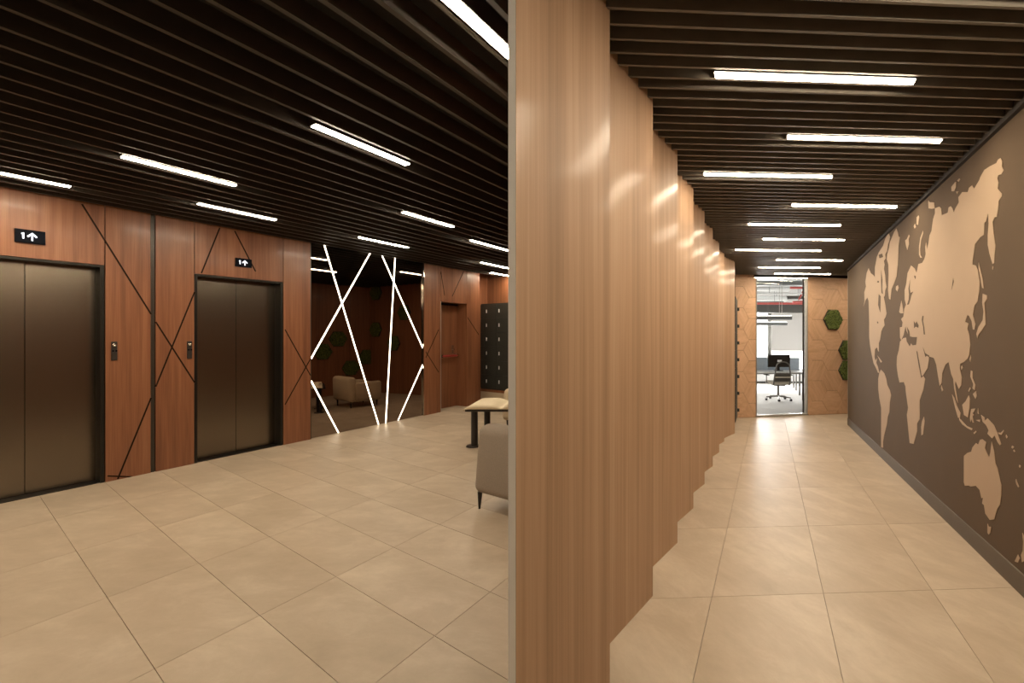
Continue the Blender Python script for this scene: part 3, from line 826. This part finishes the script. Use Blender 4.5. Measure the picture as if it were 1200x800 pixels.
# ---------- world map on the right wall (thin vinyl shapes)
def mapw(px, py):
    P = R(0, QW, 0); t = hit(px, P, Cc); x, y = (px - CX) * t, FX * t
    return sq((x, y))[0], EYE - (py - CY) * t - KR * y
LAND = {
 'north_america': [(1018,314),(1020.6,319.8),(1023.3,322),(1025.4,324.5),(1025.5,313),(1026.3,309.3),(1027.8,301),(1030,295.8),(1033,291),(1035.3,287.5),(1037.5,280),(1041.3,272.5),(1043.3,277.8),(1042.6,281.5),(1040.9,286),(1039.6,294.3),(1037.5,298),(1038.2,302.5),(1036,305.5),(1036.8,310),(1036,315),(1037.5,322.8),(1037.9,329.5),(1039,336),(1037.5,340),(1037,346),(1035.8,348),(1037.5,356.5),(1039,367),(1038,371),(1036,374.5),(1036.8,381),(1034.5,384.3),(1033,388),(1031.5,397.8),(1030,402),(1030,412),(1028.9,410.5),(1028,406.8),(1025.6,409),(1025,418),(1025.9,422.5),(1028,419.5),(1027.6,422.5),(1027,424.8),(1028.9,429.3),(1030.5,436.5),(1029,436.5),(1027.5,432.5),(1024,425.5),(1022,416.5),(1020,406),(1018.8,394.8),(1018.8,377.5),(1018.4,362.5),(1018,352),(1016.5,348.3),(1014.3,352),(1012,358.8),(1013.3,352.8),(1013.1,342.3),(1015,335.5),(1014.3,330.3),(1015.8,319.8)],
 'south_america': [(1032.5,433),(1036.3,437),(1038.8,443.8),(1040,451),(1043,457),(1044.4,463),(1043,471),(1042.5,482.5),(1040.6,488),(1039.4,497.5),(1037.5,505),(1036.3,510),(1035,517.5),(1035,524.4),(1032.8,523.8),(1032.8,505),(1032.8,477.5),(1030.6,466),(1029.4,455),(1029.4,443.8),(1030.6,437)],
 'greenland': [(1045,279.3),(1048,271.8),(1050.6,267.6),(1052.5,272.5),(1053.3,277),(1055,277.8),(1053.3,287.5),(1052.5,310),(1051.8,314.5),(1051,323.5),(1048,331.8),(1045,338.5),(1043.5,351),(1042,349.8),(1041,340),(1041.6,321),(1041.3,310),(1039.6,304),(1039.9,298),(1042,290.5),(1043,283.8)],
 'iceland': [(1050.3,335.5),(1052.5,334),(1053.3,337),(1051.8,341.5),(1050,339)],
 'svalbard': [(1065.3,274.8),(1066.2,276.5),(1065,280),(1065.3,286),(1063.4,292.8),(1062,287.5),(1061,281.5),(1063,280)],
 'arctic_island': [(1076.5,252.3),(1077.3,254.5),(1076,263.5),(1074.3,262.8),(1074.6,254.5)],
 'arctic_island_2': [(1072.4,262),(1073.5,265.8),(1072,267.6),(1071,265)],
 'arctic_island_3': [(1081.8,270.3),(1082,273.3),(1079.5,281.5),(1078.4,292),(1078.8,298.8),(1080.6,301.8),(1078.8,301.8),(1077.3,298),(1077.3,289),(1078.8,278.5)],
 'arctic_island_4': [(1088,234.5),(1090,237),(1095,237),(1095.5,244),(1092,244.5),(1088.5,244)],
 'arctic_island_5': [(1119.5,213.5),(1121,213),(1120.8,219),(1118.5,224),(1115.5,224),(1115.2,219)],
 'arctic_island_6': [(1124.5,209),(1125.5,210),(1123.5,213),(1122,211.5)],
 'arctic_island_7': [(1120.5,224.5),(1123.5,224),(1122,227.5)],
 'british_isles': [(1056.6,352),(1058,359.5),(1058.8,367),(1055.5,367),(1054,365.5),(1055,359.5)],
 'eurasia_africa': [(1067.9,311),(1072,314.5),(1074.3,320),(1075.8,313),(1076.5,309.3),(1081,307.8),(1083.5,303.5),(1085,298),(1084.6,290),(1085.5,283.8),(1087,292),(1088.5,284),(1089.6,276),(1092,270),(1093,262),(1094,256),(1096,250),(1096,244),(1101,242),(1103.5,244),(1104,252),(1109,250),(1111,249),(1112,243),(1114.5,241.5),(1116.5,244),(1118,249),(1120,244),(1124,237),(1123.5,231),(1128,225),(1134.5,225),(1136,220),(1139.5,217),(1142,221),(1148,211),(1149,208),(1150.5,205),(1154,199),(1160,195),(1168,191),(1170,187),(1173,185),(1175,189),(1174.5,195),(1177,199.5),(1174,204),(1170.5,205),(1169,209),(1170.5,214),(1169.5,221),(1174.5,227),(1174.5,230),(1171,235),(1170,245),(1168.5,254),(1166,254.5),(1163.5,260),(1165,274),(1167,288),(1166,298),(1165.5,308),(1163.5,309),(1160,297),(1158,287),(1158,275),(1159,262),(1158.5,250),(1156,259),(1154,261),(1153.5,275),(1149,278),(1143,286),(1141.5,296),(1140,306),(1140,310),(1144,311),(1146.5,317),(1148.5,330),(1148,340),(1146,353),(1142.5,358),(1140.5,369),(1143.5,380),(1142.5,386),(1140.5,386),(1139,376),(1136,370),(1134,369),(1131.5,377),(1135.5,379),(1134,385),(1136.5,393),(1137.5,404),(1136,416),(1134.5,420),(1130,424),(1125.5,426),(1125,432),(1127.5,442),(1127,451),(1124,455.5),(1120.2,446.5),(1119.4,450),(1120.4,457),(1123,472),(1121.3,468),(1118.5,455),(1117.5,444),(1115,438),(1112,424),(1108.5,427),(1104.5,437),(1104,448),(1101.5,452),(1099.5,440),(1097.5,427),(1095,420),(1094,419),(1089,417.5),(1089,421),(1087.5,431),(1081.8,440),(1084.4,443.8),(1082.5,456),(1078,469),(1078,491),(1075,496),(1075,505),(1071,520),(1066.3,519),(1064.4,500),(1063,486),(1064.4,477.5),(1061.9,460),(1061.3,452.5),(1059.4,447.5),(1054.4,448),(1052.5,440),(1051.3,431),(1051,427),(1051.4,418),(1053.6,409.8),(1055,400),(1056.4,398.5),(1055,395.5),(1054.8,383.5),(1057.4,382.8),(1058,377.5),(1056.3,373.8),(1058.9,370.8),(1060,361.8),(1062,357),(1060.4,350.5),(1060.4,340),(1062.3,332.5),(1063.8,319.8)],
 'sakhalin': [(1147,307.5),(1149.5,317),(1152,328),(1153,338),(1151.3,337),(1149.3,325),(1147.2,315)],
 'japan': [(1152,344),(1157,346),(1157,350),(1154,355),(1155,368),(1155.5,380),(1151,387),(1147,392),(1146,397),(1144.5,391),(1147,383),(1152,375),(1153,365),(1151.5,355)],
 'kuril': [(1163.5,312),(1164.5,312),(1164,316),(1163.2,315)],
 'taiwan': [(1137.6,415.5),(1138.4,419),(1137.4,424),(1136.7,421)],
 'hainan': [(1127.5,428),(1128.5,431),(1127,433.5),(1126.4,430)],
 'sri_lanka': [(1103.5,451),(1105.5,457),(1104.2,458.5),(1103,454)],
 'luzon': [(1138,434),(1140,435),(1140,443),(1143.5,451),(1142.5,457),(1140,455),(1141,450),(1137.5,441)],
 'mindanao': [(1144,458),(1145,464),(1143.5,467.5),(1140.5,461.5)],
 'palawan': [(1137,453.5),(1138,455),(1136,459),(1135,458)],
 'sumatra': [(1116,462),(1118.5,466),(1122,476),(1126,484),(1125,490),(1123,489),(1120,479)],
 'java': [(1124.5,490),(1128,493.5),(1133,499),(1140,502),(1139,504),(1134,501.5),(1128,497),(1124.5,492)],
 'timor': [(1144,504.5),(1144.6,506),(1142,508.5),(1141.2,507)],
 'borneo': [(1135.5,463),(1137,467),(1136.5,478),(1134.5,489),(1130,486),(1128,474),(1132,470)],
 'sulawesi': [(1138.5,479),(1143.5,478.5),(1142,482),(1140,484),(1141.5,486),(1140,488),(1141.5,495),(1140,495),(1139,491),(1137.5,495),(1137,488)],
 'halmahera': [(1146.5,478),(1147.2,485),(1146,484)],
 'seram': [(1144,492),(1149,491.5),(1149,494.5),(1146,493)],
 'new_guinea': [(1150,486),(1154,489),(1154.3,493),(1157.5,490),(1165,498),(1169,507),(1173.5,520),(1172,521.5),(1169,517),(1166,510),(1163,513.5),(1157.5,508),(1159,504),(1156,498),(1152,494)],
 'new_britain': [(1170,506.5),(1173,507),(1176.5,503.5),(1177,505),(1174,509.5),(1171,508.5)],
 'solomons': [(1179.5,509),(1181,512),(1180,513.5),(1179,511)], 'solomons_2': [(1186.5,522),(1188.5,523.5),(1187,525.5),(1185.5,524)], 'solomons_3': [(1188.5,526.5),(1190,528.5),(1189,529.5),(1187.8,528)],
 'vanuatu': [(1195,544.5),(1196.5,546),(1195.6,548),(1194.4,546.5)],
 'new_caledonia': [(1191,561),(1192.5,565),(1194.6,570),(1193.6,571),(1191.6,567),(1190.5,563)],
 'australia': [(1130,534),(1134,530.5),(1138.5,529),(1140,524),(1144,519),(1146.5,521),(1149,515),(1151.5,514.5),(1156,518),(1154.5,525),(1159.5,536),(1161,530),(1162.5,517),(1165.5,529),(1167,543),(1169.3,548.3),(1174,568.5),(1173.8,579),(1172.3,591),(1169.3,595.5),(1167.8,600),(1165.5,608.3),(1160.3,609),(1155,601.5),(1153.5,591.8),(1151.3,589.5),(1152.4,582.8),(1150.5,583.5),(1148.3,573.8),(1143.8,568.9),(1137.8,570),(1135.5,568.9),(1131,569.3),(1129.9,564.8),(1129.9,540)],
 'tasmania': [(1157.6,613.5),(1158.8,616.9),(1161.8,616.9),(1161,624),(1159,626.3),(1157.6,624)],
 'new_zealand': [(1198.5,624),(1206,640),(1204,655),(1198,658.5),(1197,650),(1199,645),(1199.5,635)],
 'new_zealand_2': [(1193.3,649.5),(1195.5,654),(1193.3,659),(1189.5,657.5)],
 'madagascar': [(1083,488),(1083.8,493.8),(1081.9,508.8),(1080,510),(1079.8,500),(1080.6,494)],
 'cuba': [(1028.5,416.5),(1033.8,423.6),(1032.3,424.8),(1030,420)],
}
SEA = {
 'mediterranean': [(1056.8,398),(1059.3,392.5),(1061.5,382.5),(1062.4,387),(1064.5,392),(1063.2,383),(1066,388),(1066.6,394),(1069.8,394.8),(1075,394.8),(1073.9,403.8),(1070,404.5),(1068,402),(1066.4,405.6),(1063,400),(1062.3,395.3),(1058.8,396)],
 'black_sea': [(1071.3,376),(1073,379),(1074.5,376.5),(1076.9,381),(1076.5,384),(1073.5,382.5),(1071.6,384.5)],
 'caspian': [(1081.4,370),(1080.6,374.5),(1082.3,383.5),(1083,391.8),(1084.4,391.8),(1083.5,383.5),(1082.2,376),(1082.7,370)],
 'persian_gulf': [(1082,406.8),(1084.8,418),(1086.5,416.5),(1089,418.2),(1089.2,416.4),(1086,414.5),(1084.5,413.5)],
 'red_sea': [(1074.3,411),(1077.2,429.3),(1080,442.8),(1082.3,440),(1080.4,440),(1078.6,429.3),(1075.5,412)],
 'baltic': [(1066.8,328),(1065,338),(1065.6,345),(1065.2,351),(1063.3,357),(1065.5,356.5),(1067.2,351),(1068.4,345.8),(1070.6,341.5),(1067.4,343),(1066.4,338)],
 'baikal': [(1117.5,325.5),(1118.2,330),(1115.7,339.5),(1116.6,332)],
 'hudson_bay': [(1030,344.5),(1032.4,347),(1032,366),(1031,363.5),(1029.3,357)],
 'arctic_strait': [(1030,298.5),(1034,297),(1035.3,301),(1031,302.6)],
 'foxe_basin': [(1033,316),(1034.5,328),(1034.2,338),(1035,344.5),(1033.2,343),(1032.8,330)],
 'arctic_sound': [(1028.5,329),(1030.3,329),(1030.3,331),(1028.2,331)],
 'great_lakes': [(1028,377),(1029,376.4),(1029.8,378.4),(1028.6,379)],
 'white_sea': [(1071.8,322.5),(1073.6,323.5),(1073.2,327),(1072,325)],
}
wmq = R((mapw(1100, 398))[0], QW, .2)
wmap = thing('world_map_mural', wmq, 'large beige world map on the dark taupe corridor wall', 'wall map')
def vinyl(pts, name, mat, q0, q1):
    ps = [mapw(*p) for p in pts]
    bm = bmesh.new()
    vs = [bm.verts.new(R(s, QW - q1, w)) for s, w in ps]
    try: f = bm.faces.new(vs)
    except ValueError: bm.free(); return
    ex = bmesh.ops.extrude_face_region(bm, geom=[f])
    off = Vector(R(0, q1 - q0, 0)) - Vector(R(0, 0, 0))
    bmesh.ops.translate(bm, verts=[e for e in ex['geom'] if isinstance(e, bmesh.types.BMVert)], vec=(off[0], off[1], 0))
    bmesh.ops.triangulate(bm, faces=bm.faces)
    bmesh.ops.recalc_face_normals(bm, faces=bm.faces)
    bm.verts.index_update()
    g_ = G(); g_.v = [tuple(v.co) for v in bm.verts]; g_.f = [tuple(v.index for v in f_.verts) for f_ in bm.faces]; bm.free()
    return g_.build(name, mat, wmap, fix=False)
for nm, pts in LAND.items(): vinyl(pts, 'landmass', M['map'], 0.0, .003)
for nm, pts in SEA.items(): vinyl(pts, 'inland_sea', M['taupe'], 0.001, .0042)

# ================================================================== GLAZED OPENING AND OFFICE
t = thing('door_2', EW((o0 + o1) / 2, -.07, 0), 'floor to ceiling glass door with thin metal frame into the white office', 'glass door', kind='structure')
boxE(o0, o0 + .012, -.06, .014, 0, HCR + .1).build('door_frame', M['alu'], t)
boxE(o1 - .012, o1, -.06, .014, 0, HCR + .1).build('door_frame', M['alu'], t)
boxE(o0, o1, -.10, .004, 0, .035).build('threshold', M['alu'], t)
boxE(o0 + .02, o1 - .02, -.06, -.05, .035, HCR + .1).build('glass_pane', M['glass'], t)
def OF(x, y, w): return (x, y, KR * y + w)
X0o, X1o, Y1o, HO = 1.2, 11.6, 16.6, 3.75
ye = lambda x: E0[1] + (x - E0[0]) * EV[1] / EV[0] + .14
offl = [(X0o, ye(X0o)), (X1o, ye(X1o)), (X1o, Y1o + .3), (X0o, Y1o + .3)]
tag(prism(offl, -.1, -.001, KR).build('floor', M['o_floor']), 'pale grey carpet of the office behind the glass', 'floor', kind='structure')
tag(prism(offl, HO, HO + .1, KR).build('ceiling', M['o_grey']), 'grey exposed ceiling of the office', 'ceiling', kind='structure')
def wbox(x0, x1, y0, y1, w0, w1): return prism([(x0, y0), (x1, y0), (x1, y1), (x0, y1)], w0, w1, KR)
tag(wbox(X0o - .15, X0o, ye(X0o) - .3, Y1o + .3, -.1, HO + .1).build('wall_office_left', M['o_wall']), 'white office wall on the left', 'wall', kind='structure')
tag(wbox(X1o, X1o + .15, ye(X1o) - .5, Y1o + .3, -.1, HO + .1).build('wall_office_right', M['o_wall']), 'white office wall on the right', 'wall', kind='structure')
# wall above the corridor end, facing the office
tag(prism([(X0o, ye(X0o) - .06), (X1o, ye(X1o) - .06), (X1o, ye(X1o)), (X0o, ye(X0o))], HCR + .05, HO + .1, KR).build('wall_office_front', M['o_wall']), 'white office wall above the glass door', 'wall', kind='structure')
tw = Y1o / FX
def OX(px, t): return (px - CX) * t
def OW(py, t): return EYE - (py - CY) * t - KR * FX * t
wz0, wz1 = .55, OW(364, tw)
wx0, wx1 = 4.0, 10.6
wf = wbox(X0o, X1o, Y1o, Y1o + .2, -.1, wz0).build('wall_office_back', M['o_wall']); tag(wf, 'white office window wall', 'wall', kind='structure')
for n_, a_ in (('lintel', (X0o, X1o, wz1, HO + .1)), ('wall_side_piece', (X0o, wx0, wz0, wz1)), ('wall_side_piece', (wx1, X1o, wz0, wz1))):
    wbox(a_[0], a_[1], Y1o, Y1o + .2, a_[2], a_[3]).build(n_, M['o_wall'], wf)
wbox(X0o, X1o, Y1o - .02, Y1o, 0, .07).build('skirting', M['o_dark'], wf)
wt = thing('window_1', (7.3, Y1o, KR * Y1o + wz0), 'wide bright office window with dark mullions', 'window', kind='structure')
mx0, mx1 = OX(899.6, tw), OX(903.6, tw)
wbox(mx0, mx1, Y1o - .03, Y1o + .12, wz0, wz1).build('mullion', M['o_dark'], wt)
wbox(wx0, wx0 + .06, Y1o + .02, Y1o + .12, wz0, wz1).build('window_frame', M['o_grey'], wt)
wbox(wx1 - .06, wx1, Y1o + .02, Y1o + .12, wz0, wz1).build('window_frame', M['o_grey'], wt)
wbox(wx0 + .06, mx0, Y1o + .06, Y1o + .07, wz0, wz1).build('pane', M['glass'], wt)
wbox(mx1, wx1 - .06, Y1o + .06, Y1o + .07, wz0, wz1).build('pane', M['glass'], wt)
t_ = tw * .99; yb_ = FX * t_
bl = thing('roller_blind', OF(OX(925, t_), yb_, OW(410, t_)), 'white roller blind half down in the office window', 'blind')
wbox(OX(904, t_), OX(948, t_), yb_ - .004, yb_, OW(410, t_), OW(366, t_)).build('fabric', M['blind'], bl)
wbox(OX(904, t_), OX(948, t_), yb_ - .015, yb_ + .01, OW(411, t_), OW(410, t_)).build('bottom_bar', M['alu'], bl)
G().cyl(OF(OX(904, t_), yb_, OW(365.5, t_)), OF(OX(948, t_), yb_, OW(365.5, t_)), .04).build('roller', M['alu'], bl)

# ---------- services under the office ceiling
def beam(px0, px1, y0, y1, t_, dep, mat, name, label, cat, grp=None):
    o = wbox(OX(px0, t_), OX(px1, t_), FX * t_, FX * t_ + dep, OW(y1, t_), OW(y0, t_)).build(name, M[mat], bevel=.01)
    return tag(o, label, cat, grp)
beam(CX + X0o / .031, CX + X1o / .031, 356.5, 366, .031, .25, 'o_dark', 'ceiling_beam', 'dark grey beam above the office window', 'beam')
beam(CX + X0o / .0305, CX + X1o / .0305, 354.2, 356.6, .0305, .1, 'redpipe', 'sprinkler_pipe', 'thin red brown pipe along the top of the dark beam', 'pipe')
def pipe(px0, py0, px1, py1, t0, t1, r, mat, name, label, cat):
    p, q = Vector(ray(px0, py0, t0)), Vector(ray(px1, py1, t1))
    o = G().cyl(p, q, r, n=16).build(name, M[mat])
    for k in (.3, .8):
        c = p.lerp(q, k); G().cyl(c + Vector((0, 0, r * .8)), (c[0], c[1], KR * c[1] + HO + .02), .006, n=6).build('hanger', M['o_grey'], o)
    return tag(o, label, cat)
pipe(866, 337, 924, 338, .027, .027, .095, 'duct', 'air_duct', 'upper white air duct under the office ceiling', 'duct')
pipe(866, 349.7, 921, 350, .0275, .0275, .085, 'duct', 'air_duct', 'lower white air duct under the office ceiling', 'duct')
pipe(866, 343.8, 985, 344.2, .026, .026, .020, 'duct', 'cable_tray', 'thin white pipe between the two air ducts', 'pipe')
pipe(866, 353.5, 918, 353.5, .027, .027, .02, 'o_grey', 'conduit', 'grey conduit below the lower air duct', 'pipe')
pipe(926, 337, 985, 337.5, .0285, .0285, .04, 'redpipe', 'sprinkler_pipe', 'red sprinkler pipe right of the upper air duct', 'pipe')
pipe(944, 336, 936, 351, .0285, .0285, .03, 'redpipe', 'sprinkler_pipe', 'short slanting red pipe at the right of the opening', 'pipe')
pipe(929, 354, 950, 352.5, .0285, .0285, .035, 'redpipe', 'sprinkler_pipe', 'low red pipe at the right of the opening', 'pipe')
beam(922, 985, 346.5, 350, .029, .2, 'o_dark', 'ceiling_beam', 'dark beam at the right under the office ceiling', 'beam')
beam(866, 985, 329, 334, .025, .3, 'o_grey', 'ceiling_beam', 'grey beam nearest the glass at the top of the opening', 'beam')
def pend(px1, y0, y1, t_, xr, ytop, label):
    t = thing('pendant_bar', OF(OX(895, t_), FX * t_, OW(y1, t_)), label, 'pendant lamp', 'pendant bars of the office')
    wbox(OX(868, t_), OX(px1, t_), FX * t_, FX * t_ + .09, OW(y1, t_), OW(y0, t_)).build('housing', M['o_grey'], t, bevel=.008)
    c_ = ray(xr, y0, t_); G().cyl((c_[0], c_[1] + .04, c_[2]), (c_[0], c_[1] + .04, KR * c_[1] + HO + .02), .007, n=8).build('rod', M['alu'], t)
    wbox(OX(869, t_), OX(px1 - .6, t_), FX * t_ + .01, FX * t_ + .08, OW(y0, t_), OW(y0, t_) + .012).build('uplight', M['led_pendant'], t)
M['led_pendant'] = plain('pendant_diffuser', (.9, .9, .88), .5, emit=(1, .97, .92), strength=3.0)  # this top strip glows, the bars themselves are unlit
pend(928.5, 370, 374.5, .0245, 917, 330, 'upper dark pendant bar hanging in the office')
pend(923, 377.6, 381, .0262, 914, 330, 'lower dark pendant bar hanging in the office')

# ---------- desks
def desk(nr, fr_, label, left):
    a, b = flo(*nr, HR), flo(*fr_, HR)
    t = thing('desk', OF((a[0] + b[0]) / 2 - left / 2, (a[1] + b[1]) / 2, 0), label, 'desk', 'white office desks')
    tp_ = [(a[0] - left, a[1] - .03), (a[0] + .03, a[1] - .03), (b[0] + .03, b[1] + .03), (b[0] - left, b[1] + .03)]
    prism(tp_, .715, .742, KR).build('desk_top', M['desk'], t)
    prism([(p[0] * 1, p[1] + .01) for p in tp_], .695, .7149, KR).build('frame', M['leg_grey'], t)
    for p in (a, b, (a[0] - left + .06, a[1]), (b[0] - left + .06, b[1])):
        wbox(p[0] - .018, p[0] + .018, p[1] - .018, p[1] + .018, 0, .695).build('leg', M['leg_grey'], t)
desk((941, 469), (937, 463), 'white desk nearest the glass, behind the office chair', 1.75)
desk((933, 457.5), (930, 454.5), 'white desk behind the nearest desk by the window', 2.2)
t_ = .0238
mt_ = thing('monitor', OF(OX(913, t_), FX * t_, .742), 'black computer monitor on the nearest office desk', 'monitor')
wbox(OX(900, t_), OX(926, t_), FX * t_, FX * t_ + .04, OW(430, t_), OW(415.5, t_)).build('screen_housing', M['screen'], mt_, bevel=.006)
wbox(OX(911, t_), OX(916, t_), FX * t_ - .012, FX * t_, OW(424, t_), OW(421.5, t_)).build('bracket_plate', M['white'], mt_)
wbox(OX(911.5, t_), OX(914.5, t_), FX * t_ + .04, FX * t_ + .06, .76, OW(424, t_)).build('stand', M['screen'], mt_)
wbox(OX(909, t_), OX(917, t_), FX * t_ - .04, FX * t_ + .12, .742, .76).build('stand_base', M['screen'], mt_)
t_ = .0248
tag(wbox(OX(876, t_), OX(899, t_), FX * t_, FX * t_ + .03, .742, OW(418.5, t_)).build('desk_divider', M['divider'], bevel=.004), 'blue grey fabric desk divider left of the monitor', 'divider', 'desk dividers')
tag(wbox(OX(899.4, t_), OX(937, t_), FX * t_, FX * t_ + .03, .742, OW(419, t_)).build('desk_divider', M['divider'], bevel=.004), 'blue grey fabric desk divider right of the monitor', 'divider', 'desk dividers')

# ---------- office chair, seen from behind
cp = flo(912, 468.8, HR)
fr = frame((cp[0], cp[1], KR * cp[1]), math.radians(-3))
t = thing('office_chair', fr((0, 0, 0)), 'office swivel chair with mesh back and cream seat, seen from behind', 'chair')
for k in range(5):
    a_ = math.radians(90 + 72 * k + 18); x, y = .31 * math.cos(a_), .31 * math.sin(a_)
    o = G().cyl(fr((0, 0, .12)), fr((x, y, .085)), .024, .015, n=8).build('base_arm', M['chair_f'], t)
    G().cyl(fr((x - .022, y, .032)), fr((x + .022, y, .032)), .032, n=12).build('caster', M['leg'], o)
G().cyl(fr((0, 0, .09)), fr((0, 0, .40)), .026, n=12).build('gas_column', M['chair_f'], t)
G().box(-.14, .14, -.12, .14, .39, .43).map(fr).build('mechanism', M['chair_f'], t, bevel=.01)
G().box(-.25, .25, -.22, .26, .43, .51).map(fr).build('seat', M['chair_s'], t, bevel=.035, seg=3, smooth=True)
loop = []
for i in range(0, 13):
    a_ = math.pi * i / 12; loop.append((.165 * math.cos(a_) if True else 0, -.30, .91 + .12 * math.sin(a_)))
pts = [(.20, -.20, .42), (.205, -.25, .55), (.19, -.28, .75)] + loop + [(-.19, -.28, .75), (-.205, -.25, .55), (-.20, -.20, .42)]
G().tube([fr(p) for p in pts], .017, 8).build('back_frame', M['chair_f'], t, smooth=True)
G().hexa([(-.195, -.27, .52), (.195, -.27, .52), (.195, -.262, .52), (-.195, -.262, .52), (-.185, -.292, .74), (.185, -.292, .74), (.185, -.284, .74), (-.185, -.284, .74)]).map(fr).build('mesh_back', M['chair_m'], t)
for z0, z1 in ((.70, .74), (.535, .57)):
    G().box(-.19, .19, -.305, -.28, z0, z1).map(fr).build('back_bar', M['chair_m'], t, bevel=.006)
G().box(-.19, .19, -.30, -.285, .615, .65).map(fr).build('lumbar_band', M['chair_s'], t, bevel=.006)
for s_ in (-1, 1):
    o = G().tube([fr((s_ * .22, .02, .44)), fr((s_ * .29, .02, .46)), fr((s_ * .30, .02, .66))], .014, 8).build('armrest_post', M['chair_f'], t)
    G().box(s_ * .30 - .04, s_ * .30 + .04, -.10, .14, .66, .69).map(fr).build('armrest_pad', M['leg'], o, bevel=.012)
